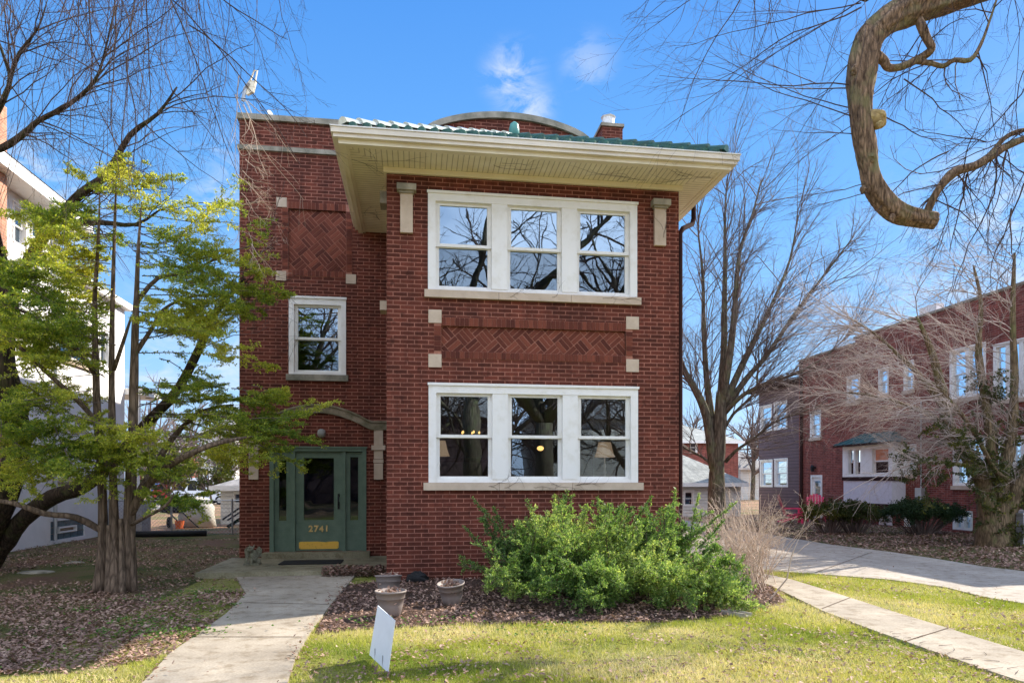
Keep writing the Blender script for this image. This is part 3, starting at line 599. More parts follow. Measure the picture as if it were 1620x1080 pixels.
# tiled hip roof
ZR0 = ZS + .19; ap = Vector(((EX0 + EX1) / 2, EY + 3.16, ZR0 + 1.60)); TR = ap.z - ZR0; run = 3.16; sl = TR / run
rf = MB(); e0 = (EX0, EY, ZR0); e1 = (EX1, EY, ZR0)
rf.poly([e0, e1, tuple(ap)]); rf.poly([e0, tuple(ap), (ap.x, MY, ap.z), (EX0, MY, ZR0)]); rf.poly([e1, (EX1, MY, ZR0), (ap.x, MY, ap.z), tuple(ap)]); rf.poly([e0, (EX0, MY, ZR0), (EX1, MY, ZR0), e1])
roof = rf.build('roof', tile_m, house, fix=True)
def half(m, p, q, r0, r1, n=7, up=Vector((0, 0, 1)), lift=0.0):
    p = Vector(p); q = Vector(q); t = (q - p).normalized(); a = t.cross(up).normalized(); b = a.cross(t); base = len(m.v)
    for (c_, r) in ((p, r0), (q, r1)):
        for k in range(n):
            th = math.pi * k / (n - 1)
            m.pt(c_ + a * (math.cos(th) * r) + b * (math.sin(th) * r + lift))
    for k in range(n - 1): m.f.append([base + k, base + k + 1, base + n + k + 1, base + n + k]); m.r.append(None)
    m.f.append([base + k for k in range(n)][::-1]); m.r.append(None)
tm = MB(); sp = .205; cs = .34; nx = int((EX1 - EX0) / sp)
for i in range(nx + 1):
    x = EX0 + .06 + i * sp; lim = min(x - EX0, EX1 - x)
    kmax = int(lim / (cs * .88))
    for k in range(kmax + 1):
        y0 = EY + .05 + k * cs * .88; y1 = min(y0 + cs, EY + lim)
        if y1 - y0 < .08: continue
        j_ = random.uniform(-.006, .006)
        half(tm, (x + j_, y0, ZR0 + (y0 - EY) * sl + .02), (x, y1, ZR0 + (y1 - EY) * sl + .0), .07, .058)
for side in (0, 1):
    for i in range(int((MY - EY) / sp)):
        y = EY + .1 + i * sp; lim = min(y - EY, run)
        for k in range(int(lim / (cs * .88)) + 1):
            a_ = .05 + k * cs * .88; b_ = min(a_ + cs, lim)
            if b_ - a_ < .08: continue
            X = (lambda o: EX0 + o) if side == 0 else (lambda o: EX1 - o)
            half(tm, (X(a_), y, ZR0 + a_ * sl + .02), (X(b_), y, ZR0 + b_ * sl + .0), .07, .058)
tm.build('roof_tile', tile_m, roof, True)
for (c0, mat_) in ((Vector((EX0, EY, ZR0)), tile_glare), (Vector((EX1, EY, ZR0)), tile_m)):
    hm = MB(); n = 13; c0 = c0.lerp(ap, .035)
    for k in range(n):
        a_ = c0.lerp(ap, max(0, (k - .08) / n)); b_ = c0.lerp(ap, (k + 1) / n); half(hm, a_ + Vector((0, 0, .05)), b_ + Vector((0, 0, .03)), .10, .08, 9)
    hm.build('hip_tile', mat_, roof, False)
f_ = MB(); f_.tube([ap + Vector((0, 0, -.05)), ap + Vector((0, 0, .2)), ap + Vector((0, -.02, .3)), ap + Vector((0, -.03, .34))], [.11, .105, .08, .02], 12); f_.build('finial', plain('verdigris_finial', (.12, .36, .30), .35, .3, 8), roof, True)
# chimney
cy = 15.6; cx0 = YP(953, 200, cy)[0]; cx1 = YP(985, 200, cy)[0]; ct = YP(968, 196, cy)[1]
MB().box(cx0, cx1, cy, cy + .9, 8.0, ct - .07).build('chimney', brick, house)
ch = [o for o in bpy.data.objects if o.name == 'chimney'][0]
MB().box(cx0 - .04, cx1 + .03, cy - .04, cy + .94, ct - .07, ct).build('chimney_cap', stone_dk, ch)
MB().lathe(((cx0 + cx1) / 2 - .02, cy + .3, ct), [(.17, 0), (.175, .08), (.15, .09), (.15, .26), (.18, .3)], 12, 1, .04).build('chimney_pot', plain('pale_metal_cap', (.85, .85, .83), .5, .3, 9), ch)

# ------------------------------------------------------------ neighbours
def bigwin(parent, T, a0, a1, z0, z1, n=1, frame=white, gl=None, sill=True, **k):
    a0, a1 = sorted((a0, a1)); z0, z1 = sorted((z0, z1))
    return window(parent, T, a0, a1, z0, z1, n=n, mull=0.12, case=min(.09, (a1 - a0) * .1), gl=gl or (glass_dk, glass_dk), frame_m=frame, top=.09, sill=sill, sillx=.04, **k)
def onX(X, u0, v0, u1, v1):            # picture rectangle on the wall x = X -> (y0, y1, z0, z1); v measured at the middle
    um = (u0 + u1) / 2; ya = XP(u0, 700, X)[0]; yb = XP(u1, 700, X)[0]; z1 = XP(um, v0, X)[1]; z0 = XP(um, v1, X)[1]
    return (min(ya, yb), max(ya, yb), z0, z1)
# --- brick flats on the right
NX = 17.0
nb = empty('brick_apartment', (NX + 4, 20, 0), 'long red brick apartment house with teal awning beyond the driveway', 'apartment house')
H = []
def nw(u0, v0, u1, v1): r = onX(NX, u0, v0, u1, v1); H.append(r); return r
Y_S = XP(1264, 700, NX)[0]; Y_0 = 13.6
W1 = nw(1282, 650, 1299, 692); WD = nw(1283, 751, 1301, 812); W3 = nw(1432, 703, 1450, 751); W4 = nw(1340, 594, 1361, 636); W5 = nw(1390, 582, 1406, 624); W6 = nw(1430, 571, 1446, 617)
W7 = nw(1503, 548, 1560, 628); W8 = nw(1572, 538, 1640, 630); W9 = nw(1508, 690, 1560, 768); WA = nw(1580, 690, 1640, 770)
B1 = nw(1391, 805, 1412, 830); B2 = nw(1431, 805, 1455, 833); B3 = nw(1508, 808, 1539, 838); B4 = nw(1593, 806, 1640, 846)
WD = (WD[0], WD[1], 0.08, WD[3]); H[1] = WD
zt1 = XP(1264, 572, NX)[1]; zt2 = XP(1353, 533, NX)[1]; ys2 = XP(1353, 600, NX)[0]; ys3 = XP(1470, 600, NX)[0]; zt3 = XP(1480, 492, NX)[1]
w = MB(Tx(NX, 1)); wall(w, Y_0, Y_S, -0.1, zt1, H, 0.15)
w.T = Ty(Y_0, 1); wall(w, NX, NX + 9, -0.1, zt1, [(18.5, 20.5, 1.8, 3.6), (18.5, 20.5, 4.6, 6.2)], .15)
w.T = Ty(Y_S, 1); wall(w, NX, NX + 9, -.1, zt1, [], .1); w.T = Tx(NX + 9, 1); wall(w, Y_0, Y_S, -.1, zt1, [], .1)
w.T = None; w.poly([(NX, Y_0, zt1 - .3), (NX + 9, Y_0, zt1 - .3), (NX + 9, Y_S, zt1 - .3), (NX, Y_S, zt1 - .3)])
w.build('wall', brick2, nb)
w = MB(); w.box(NX, NX + .3, Y_0, ys2, zt1 + .001, zt2 - .06); w.box(NX, NX + .3, Y_0, ys3, zt2 - .059, zt3 - .06); w.box(NX + .3, NX + 9, Y_0, Y_0 + .3, zt1, zt3 - .06); w.build('parapet', brick2, nb)
w = MB(); w.box(NX - .05, NX + .34, ys2, Y_S + .04, zt1 + .002, zt1 + .07); w.box(NX - .05, NX + .34, ys3, ys2 + .05, zt2 - .058, zt2 + .01); w.box(NX - .05, NX + .34, Y_0 - .04, ys3 + .05, zt3 - .058, zt3 + .02); w.build('coping', stone_dk, nb)
m = MB(); m.box(NX + .6, NX + .9, ys3 + .4, ys3 + 1.2, zt2, zt2 + .45); m.build('roof_vent', white, nb)
for r, n_ in ((W1, 1), (W3, 1), (W4, 1), (W5, 1), (W6, 1), (W7, 2), (W8, 3), (W9, 2), (WA, 3)): bigwin(nb, Tx(NX, 1), *r, n=n_)
for r in (B1, B2, B3, B4): bigwin(nb, Tx(NX, 1), *r, n=1 if r is not B3 else 2, sill=False)
for r in ((18.5, 20.5, 1.8, 3.6), (18.5, 20.5, 4.6, 6.2)): bigwin(nb, Ty(Y_0, 1), *r, n=2)
inn = MB(); inn.box(NX + .6, NX + 8.5, Y_0 + .6, Y_S - .5, 0, zt1 - .5); inn.build('room_wall', int_wall, nb)
d = MB(Tx(NX, 1)); y0, y1, z0, z1 = WD; d.box(y0, y0 + .09, -.02, .12, z0, z1); d.box(y1 - .09, y1, -.02, .12, z0, z1); d.box(y0 + .09, y1 - .09, -.02, .12, z1 - .1, z1); d.box(y0 + .09, y1 - .09, .04, .09, z0, z0 + .9); d.box(y0 + .09, y0 + .2, .04, .09, z0 + .9, z1 - .1); d.box(y1 - .2, y1 - .09, .04, .09, z0 + .9, z1 - .1); d.box(y0 + .2, y1 - .2, .04, .09, z1 - .25, z1 - .1)
dd = d.build('door', white, nb); MB(Tx(NX, 1)).box(y0 + .2, y1 - .2, .06, .07, z0 + .9, z1 - .25).build('pane', glass_dk, dd)
MB(Tx(NX, 1)).ball((y1 - .15, .0, 1.0), (.04, .05, .04), 6, 0).build('handle', brass, dd)
yl, zl = XP(1290, 741, NX); m = MB(); m.lathe((NX - .14, yl, zl - .12), [(.07, 0), (.09, .2), (.04, .28)], 8); m.box(NX - .1, NX, yl - .04, yl + .04, zl, zl + .08); m.build('wall_lamp', blackm, nb)
# projecting bay with stucco panel and teal awning
ya = XP(1333, 700, NX - .55)[0]; yb = XP(1411, 700, NX - .55)[0]; um = 1372
zf = lambda v: XP(um, v, NX - .55)[1]
b = MB(); X0 = NX - .55
b.box(X0 + .12, NX, yb + .05, ya - .05, zf(796) - .02, zf(702)); b.box(X0, NX, yb, ya, zf(802), zf(796) - .021); b.box(X0 - .02, NX, yb - .02, ya + .02, zf(759.5), zf(754)); b.build('bay_trim', brown_m, nb)
b = MB(Tx(X0, 1)); wall(b, yb, ya, zf(754) + .005, zf(702), [(yb + .1, (ya + yb) / 2 - .25, zf(752), zf(706)), ((ya + yb) / 2 + .25, ya - .25, zf(752), zf(706))], .08); b.T = None; b.box(X0 + .001, NX, ya - .06, ya + .001, zf(754) + .005, zf(702)); b.box(X0 + .001, NX, yb - .001, yb + .06, zf(754) + .005, zf(702)); b.build('bay_wall', white, nb)
bigwin(nb, Tx(X0 + .03, 1), (ya + yb) / 2 + .25, ya - .25, zf(752), zf(706), n=2, sill=False); bigwin(nb, Tx(X0 + .03, 1), yb + .1, (ya + yb) / 2 - .25, zf(752), zf(706), n=1, sill=False, gl=(plain('orange_blind', (.75, .3, .16), .8),) * 2)
MB().box(X0 + .02, NX, yb + .03, ya - .03, zf(795.5), zf(760)).build('stucco_panel', stucco_l, nb)
b = MB(); zo, zi = zf(701.5), zf(683); b.poly([(X0 - .25, yb - .2, zo), (X0 - .25, ya + .2, zo), (NX, ya - .6, zi), (NX, yb + .6, zi)]); b.poly([(X0 - .25, yb - .2, zo), (NX, yb + .6, zi), (NX, yb - .2, zo)]); b.poly([(X0 - .25, ya + .2, zo), (NX, ya + .2, zo), (NX, ya - .6, zi)])
aw = b.build('awning_roof', teal_m, nb)
b = MB()
for k in range(7):
    t = k / 6; b.tube([(X0 - .25, yb - .2 + t * (ya - yb + .4), zo + .015), (NX, yb + .6 + t * (ya - yb - 1.2), zi + .015)], .02, 4)
b.build('seam', teal_m, aw)
b = MB(); b.box(X0 - .27, X0 - .2, yb - .22, ya + .22, zo - .07, zo + .005); b.build('awning_edge', brown_m, aw)
# siding wing
Y_E = XP(1200, 700, NX)[0]; zw = XP(1232, 609, NX)[1]
sh = [onX(NX, *q) for q in ((1202, 641, 1221, 682), (1224, 635, 1245, 679), (1202, 727, 1222, 770), (1225, 725, 1246, 770))]
w = MB(Tx(NX + .02, 1)); wall(w, Y_S, Y_E, -.1, zw, sh, .12); w.T = Ty(Y_E, 1); wall(w, NX + .02, NX + 8, -.1, zw, [], .1); w.build('siding_wall', siding_m, nb)
for r in sh: bigwin(nb, Tx(NX + .02, 1), *r, n=1, sill=False, bars=1, gl=(glassmat('pale_glass', .25, (.8, .8, .8)),) * 2)
MB().box(NX + .5, NX + 7, Y_S + .3, Y_E - .3, 0, zw - .3).build('room_wall', int_lt, nb)
w = MB(); w.poly([(NX - .5, Y_S, zw - .02), (NX - .5, Y_E + .5, zw - .02), (NX + 4, Y_E + .5, zw + .9), (NX + 4, Y_S, zw + .9)]); w.box(NX - .52, NX - .46, Y_S, Y_E + .5, zw - .14, zw); w.box(NX - .46, NX + .02, Y_S, Y_E + .5, zw - .14, zw - .12); w.build('wing_roof', brown_m, nb)
m = MB(); m.tube([(NX - .07, Y_S - .3, zt1 - .05), (NX - .07, Y_S - .3, .1)], .06, 6); m.build('downspout', brown_m, nb)
m = MB(); m.tube([(NX - .05, 20.9, 4.3), (NX - .05, 20.9, .9)], .025, 5); m.box(NX - .16, NX, 20.75, 21.05, .9, 1.4); m.build('electric_meter', steel_m, nb)
ac = empty('air_conditioner', (NX - 1, 14.6, 0), 'grey boxy air conditioner beside the ivy-clad tree at the right edge', 'air conditioner')
q0 = P(1599, 850, 17.0); m = MB(); m.box(q0.x, q0.x + .9, q0.y - .35, q0.y + .5, .05, .8); m.build('casing', ac_m, ac); MB().box(q0.x - .03, q0.x + .93, q0.y - .38, q0.y + .53, .801, .84).build('top', steel_m, ac); MB().box(q0.x - .03, q0.x + .93, q0.y - .4, q0.y + .53, .0, .049).build('base', conc, ac)

# --- white stucco house on the left
WX = -9.2; WY1 = 23.4
wh = empty('white_house', (WX - 4, 18, 0), 'tall white stucco house with overhanging eave behind the yew', 'house')
Hh = [onX(WX, 80, 822, 134, 851), onX(WX, 84, 727, 118, 755), onX(WX, 8, 490, 36, 535), onX(WX, 88, 500, 146, 571), onX(WX, 157, 520, 172, 578), onX(WX, 20, 315, 42, 365), onX(WX, 48, 330, 68, 372)]
for k_ in (5, 6): Hh[k_] = (*Hh[k_][:2], 7.15, 8.1)
for k_ in (2, 3, 4): Hh[k_] = (*Hh[k_][:2], Hh[k_][2], min(Hh[k_][3], 6.6))
YM = 19.4; w = MB(Tx(WX, -1)); wall(w, 8, WY1, -.1, 7.1, [h for h in Hh if h[3] < 7], .15); wall(w, 8, YM, 7.1, 8.5, [h for h in Hh if h[3] >= 7], .15); w.T = Ty(WY1, -1); wall(w, WX - 8, WX, -.1, 7.1, [], .1); w.T = Ty(YM, -1); wall(w, WX - 8, WX, 7.1, 8.5, [], .1); w.T = Ty(8, 1); wall(w, WX - 8, WX, -.1, 8.5, [], .1); w.build('wall', stucco, wh)
for k, r in enumerate(Hh):
    if k == 0:
        m = MB(Tx(WX, -1)); nx_ = 5
        for i in range(nx_):
            for q in range(3):
                if q == 1 and 1 <= i <= 3: continue
                a = (r[1] - r[0]) / nx_; c_ = (r[3] - r[2]) / 3; m.box(r[0] + i * a + .008, r[0] + (i + 1) * a - .008, .03, .1, r[2] + q * c_ + .008, r[2] + (q + 1) * c_ - .008)
        gb = m.build('glass_block_window', glassblock, wh); m = MB(Tx(WX, -1)); a = (r[1] - r[0]) / 5; c_ = (r[3] - r[2]) / 3
        y0, y1, z0, z1 = r[0] + a * 1.2, r[1] - a * 1.2, r[2] + c_, r[3] - c_
        m.box(y0, y1, .0, .08, z0, z0 + .04); m.box(y0, y1, .0, .08, z1 - .04, z1); m.box(y0, y0 + .04, .0, .08, z0 + .04, z1 - .04); m.box(y1 - .04, y1, .0, .08, z0 + .04, z1 - .04); m.build('vent_frame', white, gb)
        MB(Tx(WX, -1)).box(r[0], r[1], .11, .13, r[2], r[3]).build('mortar_bed', stone, gb)
    else: bigwin(wh, Tx(WX, -1), *r, n=1 if k != 3 else 1, sill=k in (1, 3))
MB().box(WX - 7, WX - .4, 9, WY1 - .5, 0, 7).build('room_wall', int_wall, wh)
w = MB(); w.box(WX - .05, WX + .6, 8, YM + .5, 8.30, 8.36); w.box(WX + .55, WX + .6, 8, YM + .5, 8.361, 8.60); w.box(WX - 8, WX + .6, YM + .45, YM + .5, 8.361, 8.60); w.box(WX - 8, WX + .18, YM + .02, WY1 + .18, 7.102, 7.3); w.build('eave', white, wh)
w = MB(); w.tube([(WX + .07, 19.0, 8.2), (WX + .07, 19.0, .1)], .045, 6); w.build('downspout', steel_m, wh)
w = MB(); w.poly([(WX + .62, 7.9, 8.60), (WX + .62, YM + .55, 8.60), (WX - 3, YM - 3, 9.7), (WX - 3, 10, 9.7)]); w.poly([(WX + .62, YM + .55, 8.60), (WX - 8, YM + .55, 8.60), (WX - 3, YM - 3, 9.7)]); w.build('roof', shingle_g, wh)
w = MB(Tx(WX, -1));  w.box(14, WY1, -.04, -.001, 3.0, 3.12); w.build('trim_band', white, wh)
MB().box(WX - .1, WX + .34, 15.6, 16.4, -.1, 9.8).build('chimney', brick_tan, wh)
# porch at the back of the white house
w = MB(); p0 = P(200, 840, 22.6); pw = .75
w.box(p0.x, p0.x + pw, 23.45, 24.2, -.05, .98); w.build('porch_pier', plain('rubble_stone', (.5, .46, .42), .9, .5, 7, .9), wh)
w = MB()
for k in range(5): w.box(p0.x - .9 + k * .36, p0.x - .84 + k * .36, 23.6, 23.68, 1.0, 2.05)
w.box(p0.x - 1, p0.x + .7, 23.58, 23.7, 2.051, 2.13); w.box(p0.x - 1, p0.x + .7, 23.58, 23.7, .981, .998); w.box(p0.x + .5, p0.x + .62, 23.58, 23.7, 2.131, 4.4); w.box(p0.x - 1.5, p0.x + .8, 23.4, 25, 4.401, 4.6); w.build('porch_railing', white, wh)

# --- background buildings
def gable(name, label, x0, x1, y0, y1, zt, zr, wm, rm, over=.4, axis='x', wins=(), parts=True):
    e = empty(name, ((x0 + x1) / 2, y0, 0), label, 'garage' if 'garage' in name else 'house')
    w = MB(Ty(y0)); wall(w, x0, x1, -.1, zt, list(wins), .1); w.T = None
    w.poly([(x0, y0, -.1), (x0, y1, -.1), (x0, y1, zt), (x0, y0, zt)]); w.poly([(x1, y0, -.1), (x1, y1, -.1), (x1, y1, zt), (x1, y0, zt)]); w.poly([(x0, y1, -.1), (x1, y1, -.1), (x1, y1, zt), (x0, y1, zt)])
    w.build('wall', wm, e); r = MB(); ym = (y0 + y1) / 2; xm = (x0 + x1) / 2; o = over
    if axis == 'x':     # hip
        i = min(xm - x0, ym - y0) * .95
        a, b, c, d = (x0 - o, y0 - o, zt), (x1 + o, y0 - o, zt), (x1 + o, y1 + o, zt), (x0 - o, y1 + o, zt); p = (x0 + i, ym, zr); q = (x1 - i, ym, zr)
        r.poly([a, b, q, p]); r.poly([b, c, q]); r.poly([c, d, p, q]); r.poly([d, a, p]); r.poly([a, d, c, b])
    r.build('roof', rm, e)
    m = MB(); m.box(x0 - o - .03, x1 + o + .03, y0 - o - .04, y0 - o - .001, zt - .16, zt + .02); m.build('eave', white, e)
    for h in wins: bigwin(e, Ty(y0), *h, n=1, sill=False)
    MB().box(x0 + .4, x1 - .4, y0 + .4, y1 - .4, 0, zt - .2).build('room_wall', int_wall, e)
    return e
def onY(Y, u0, v0, u1, v1): a = YP(u0, v0, Y); b = YP(u1, v1, Y); return (a[0], b[0], b[1], a[1])
r = onY(45, 1050, 697, 1168, 800); gable('brick_house', 'distant brick house with pale roof seen between the elm trunk and house wall', r[0] - 2, r[1], 45, 55, r[3], r[3] + 1.9, brick2, shingle, .3, wins=[onY(45, 1091, 698, 1103, 716), onY(45, 1120, 700, 1132, 716)])
r = onY(30, 1040, 764, 1172, 806); gable('garage', 'low pale garage with broad mint-grey roof behind the bare tree', r[0], r[1], 30, 38, r[3], r[3] + 1.75, siding_w, shingle, .3, wins=[onY(30, 1082, 775, 1098, 800)])
r = onY(27, 349, 769, 420, 830); gg = gable('garage', 'small white garage with grey roof behind the chain-link fence', r[0], r[1] + 3, 27, 32, r[3], r[3] + .95, siding_w, shingle_g, .3, wins=[onY(27, 370, 777, 383, 797)])
r = onY(62, 318, 730, 372, 775); gable('distant_house', 'distant pale two-storey house above the parked cars', r[0], r[1], 62, 70, r[3] + 2.4, r[3] + 4.2, siding_w, shingle_g, .3, wins=[onY(62, 325, 722, 331, 735), onY(62, 345, 722, 351, 735), onY(62, 325, 745, 331, 758)])
r = onY(75, 215, 735, 300, 775); gable('distant_house', 'distant grey brick house half hidden by the yew foliage', r[0], r[1], 75, 84, r[3] + 1.2, r[3] + 3.6, brick2, shingle_g, .3, wins=[onY(75, 262, 738, 268, 748), onY(75, 285, 738, 291, 748)])
r = onY(58, 1172, 740, 1215, 790); gable('distant_house', 'distant cream house low in the gap beside the siding wing', r[0], r[1], 58, 66, r[3], r[3] + 2, siding_w, shingle_g, .3)
# house across the street, met only as a reflection in the panes
for (x0, x1, lab) in ((-14, -4, 'brown-sided house across the street mirrored in the front door glass'), (-2, 7, 'grey shingled house across the street mirrored in the left panes'), (9, 19, 'white-sided house across the street mirrored in the right-hand panes')):
    e = gable('street_house', lab, x0, x1, -34, -26, 6.2, 10, siding_w if x0 == 9 else siding_m, shingle_g, .5)

# --- parked cars far left
def car(c, L, Hc, paint, label, yaw=0.0, wdt=1.75, van=False):
    e = empty('parked_car', c, label, 'car', 'cars parked beyond the fence'); x, y, z = c
    pr = [(-L / 2, .3), (L / 2, .3), (L / 2, .75), (L * .44, .95), (L * .26, 1.02), (L * .12, Hc), (-L * .36, Hc), (-L * .47, 1.0), (-L / 2, .9)] if not van else [(-L / 2, .3), (L / 2, .3), (L / 2, .8), (L * .42, 1.05), (L * .3, Hc * .97), (L * .24, Hc), (-L * .47, Hc), (-L / 2, 1.0)]
    m = MB(); m.prism([(x + a, z + b) for a, b in pr], y - wdt / 2, y + wdt / 2); m.build('body', paint, e, False, True)
    g_ = MB(); zz0 = z + 1.0; zz1 = z + Hc - .1
    for (a, b) in ((-L * .40, -L * .2), (-L * .17, L * .0), (L * .03, L * .17)): g_.prism([(x + a, zz0), (x + b, zz0), (x + b - .03, zz1), (x + a + .03, zz1)], y - wdt / 2 - .012, y + wdt / 2 + .012)
    g_.build('side_window', rubber, e)
    for sx in (-.32, .32):
        for sy in (-1, 1):
            t = MB(); t.tube([(x + sx * L, y + sy * (wdt / 2 - .1), z + .32), (x + sx * L, y + sy * (wdt / 2 + .05), z + .32)], .32, 12); wv = t.build('wheel', rubber, e)
            t = MB(); t.tube([(x + sx * L, y + sy * (wdt / 2 + .04), z + .32), (x + sx * L, y + sy * (wdt / 2 + .07), z + .32)], .19, 10); t.build('rim', steel_m, wv)
    for s_ in (-1, 1): MB().box(x + L / 2 - .02, x + L / 2 + .02, y + s_ * .6 - .15, y + s_ * .6 + .15, z + .6, z + .72).build('headlight', white, e)
for (u, v, d, L, Hc, pa, lab, van) in ((309, 794, 50, 3.2, 1.9, carwhite, 'white van with blue-tinted windows, left of the two beyond the fence', True), (331, 794, 49, 3.0, 1.8, carwhite, 'white car next to the grey-roofed white garage', False), (283, 792, 52, 3.2, 1.4, red_m, 'small red car beyond the covered grill', False), (270, 792, 54, 3.0, 1.5, carblue, 'blue car leftmost beyond the chain-link fence', False)):
    p = P(u, v, d); car((p.x, p.y, 0), L, Hc, pa, lab, van=van)

# --- chain-link fence
fe = empty('chain_link_fence', (-7, 21.8, 0), 'grey chain-link fence across the side yard', 'fence')
fx0, fx1, fy, fz = -9.1, -3.5, 21.8, 1.04
MB().tube([(fx0, fy, fz), (fx1, fy, fz)], .022, 6).build('top_rail', steel_m, fe)
for k in range(4): MB().tube([(fx0 + .1 + k * 1.75, fy, 0), (fx0 + .1 + k * 1.75, fy, fz + (.05 if k else .1))], .03, 6).build('post', steel_m, fe)
mm = MB(); s_ = .11; n_ = int((fx1 - fx0 + fz) / s_)
for k in range(n_):
    for sg in (1, -1):
        x = fx0 + k * s_ - (fz if sg == 1 else 0); a = [x, 0]; b = [x + fz, fz]
        if sg == -1: a, b = [x, fz], [x + fz, 0]
        t0 = max(0, (fx0 - a[0]) / fz); t1 = min(1, (fx1 - a[0]) / fz)
        if t1 <= t0: continue
        mm.tube([(a[0] + fz * t0, fy, a[1] + (b[1] - a[1]) * t0), (a[0] + fz * t1, fy, a[1] + (b[1] - a[1]) * t1)], .0035, 3, False)
mm.build('wire_mesh', steel_m, fe)
p = MB(); p.tube([(-9.0, 21.2, .12), (-7.8, 21.1, .09), (-6.9, 21.15, .09), (-6.1, 21.3, .08)], .085, 8)
tagit(p.build('drain_pipe', rubber, None, True), 'black corrugated pipe lying along the foot of the fence', 'pipe')
# covered grill, wheelbarrow, bucket
c0 = P(312, 838, 24.3); m = MB(); m.lathe((c0.x, c0.y, 0), [(.62, .02), (.6, .4), (.55, .7), (.42, .98), (.2, 1.06), (.02, 1.08)], 20, .7, .07); tagit(m.build('covered_grill', tarp_m, None, True), 'garden grill under a pale grey tarp behind the fence', 'grill')
wb = empty('wheelbarrow', (c0.x - .7, c0.y - .5, 0), 'black wheelbarrow tipped against the covered grill', 'wheelbarrow'); q = Vector((c0.x - .72, c0.y - .55, .0))
m = MB(); a_ = [q + Vector(v) for v in ((-.35, 0, .55), (.35, 0, .62), (.35, .1, .95), (-.35, .1, .9))]; b_ = [q + Vector(v) for v in ((-.2, .35, .5), (.2, .35, .5), (.2, .4, .8), (-.2, .4, .8))]
m.poly(a_); m.poly(b_)
for k in range(4): m.poly([a_[k], a_[(k + 1) % 4], b_[(k + 1) % 4], b_[k]])
m.build('tray', rubber, wb)
for s in (-.22, .22): MB().tube([q + Vector((s - .1, 0, .85)), q + Vector((s + .45, -.1, .3)), q + Vector((s + .75, -.12, .02))], .025, 5).build('handle', rubber, wb)
m = MB(); m.tube([q + Vector((-.1, .1, .2)), q + Vector((-.04, .1, .2))], .19, 12); m.build('wheel', rubber, wb)
m = MB(); m.lathe((c0.x - .35, c0.y - .75, 0), [(.12, 0), (.16, .26), (.17, .27), (.13, .24)], 12); tagit(m.build('orange_bucket', orange_m), 'small orange bucket at the foot of the grill tarp', 'bucket')
fr = empty('folded_lounger', (-5.4, 22.8, 0), 'dark green folded garden lounger leaning before the white garage', 'lounger')
q = P(352, 824, 22.8); 
for k, (a, b) in enumerate((((0, 0, .05), (1.1, .1, .85)), ((.1, .2, .02), (1.15, .3, .7)))): MB().tube([q + Vector(a), q + Vector(b)], .03, 5).build('frame', blackm, fr)
m = MB(); m.poly([(q.x + .1, q.y, .12), (q.x + 1.1, q.y + .1, .8), (q.x + 1.15, q.y + .3, .68), (q.x + .15, q.y + .2, .05)]); m.build('sling', hedge_c := plain('dark_green_cloth', (.03, .07, .04), .8), fr)

# --- pink garden chairs before the brick flats
def adirondack(c, yaw, label):
    e = empty('garden_chair', (*c, 0), label, 'chair', 'pink slatted garden chairs'); R = Matrix.Rotation(yaw, 3, 'Z'); C = Vector((*c, 0))
    T = lambda a, b, z: C + R @ Vector((a, b, z)); m = MB(T)
    for k in range(6):
        x = -.28 + k * .112; h = .95 + .17 * math.sin(math.pi * (k + .5) / 6); m.poly([(x - .05, .25, .3), (x + .05, .25, .3), (x + .05, .5, h), (x - .05, .5, h)]); m.poly([(x - .05, .27, .3), (x + .05, .27, .3), (x + .05, .52, h), (x - .05, .52, h)])
    m.build('backrest', pink_m, e); m = MB(T)
    for k in range(5): m.box(-.3, .3, -.3 + k * .115, -.2 + k * .115, .36 - k * .02, .385 - k * .02)
    m.build('seat', pink_m, e)
    for s in (-1, 1):
        MB(T).box(s * .36 - .06, s * .36 + .06, -.35, .35, .56, .59).build('armrest', pink_m, e); MB(T).box(s * .32 - .02, s * .32 + .02, -.33, -.24, 0, .559).build('leg', pink_m, e); MB(T).tube([(s * .32, -.3, .33), (s * .32, .5, .03)], .035, 4).build('leg', pink_m, e)
pc = P(1291, 828, 27.5); adirondack((pc.x, pc.y), -.5, 'pink slatted garden chair with rounded back below the white door')
pc = P(1254, 830, 26.5); adirondack((pc.x, pc.y), 1.2, 'pink slatted garden chair turned sideways before the siding wing')

# ------------------------------------------------------------ small things by the front door and bed
def pot(c, s, tilt, label, fill=True, yaw=0.0):
    e = empty('plant_pot', c, label, 'plant pot', 'grey plastic pots in front of the bay'); R = Matrix.Rotation(yaw, 3, 'Z') @ Matrix.Rotation(tilt, 3, 'X'); C = Vector(c)
    T = lambda a, b, z: C + R @ Vector((a * s, b * s, z * s))
    m = MB(T); m.lathe((0, 0, 0), [(.10, .0), (.125, .02), (.155, .14), (.165, .22), (.172, .222), (.178, .235), (.185, .30), (.198, .302), (.2, .325), (.188, .327), (.172, .26), (.165, .25)], 28, 1, 0.004); m.build('body', pot_m, e, True)
    m = MB(T); m.lathe((0, 0, .24), [(.17, 0), (.165, .02), (.12, .035), (.05, .05)], 18, 1, .06); m.build('soil', soil_m, e)
    if fill:
        V = []; 
        for k in range(90):
            a = random.uniform(0, 6.28); r_ = random.uniform(0, .17); p = Vector((math.cos(a) * r_, math.sin(a) * r_, .29 + random.uniform(-.01, .07) - (.1 if (r_ > .15) else 0))); d1 = Vector((random.gauss(0, 1), random.gauss(0, 1), random.gauss(0, .6))).normalized() * random.uniform(.015, .045); d2 = d1.orthogonal().normalized() * random.uniform(.006, .018)
            V.append([T(*(p - d1)), T(*(p + d2)), T(*(p + d1)), T(*(p - d2))])
        o = fast('foliage', np.array([[list(q) for q in v] for v in V]) , 4, litter_m, e, rng.random(len(V)))
    return e
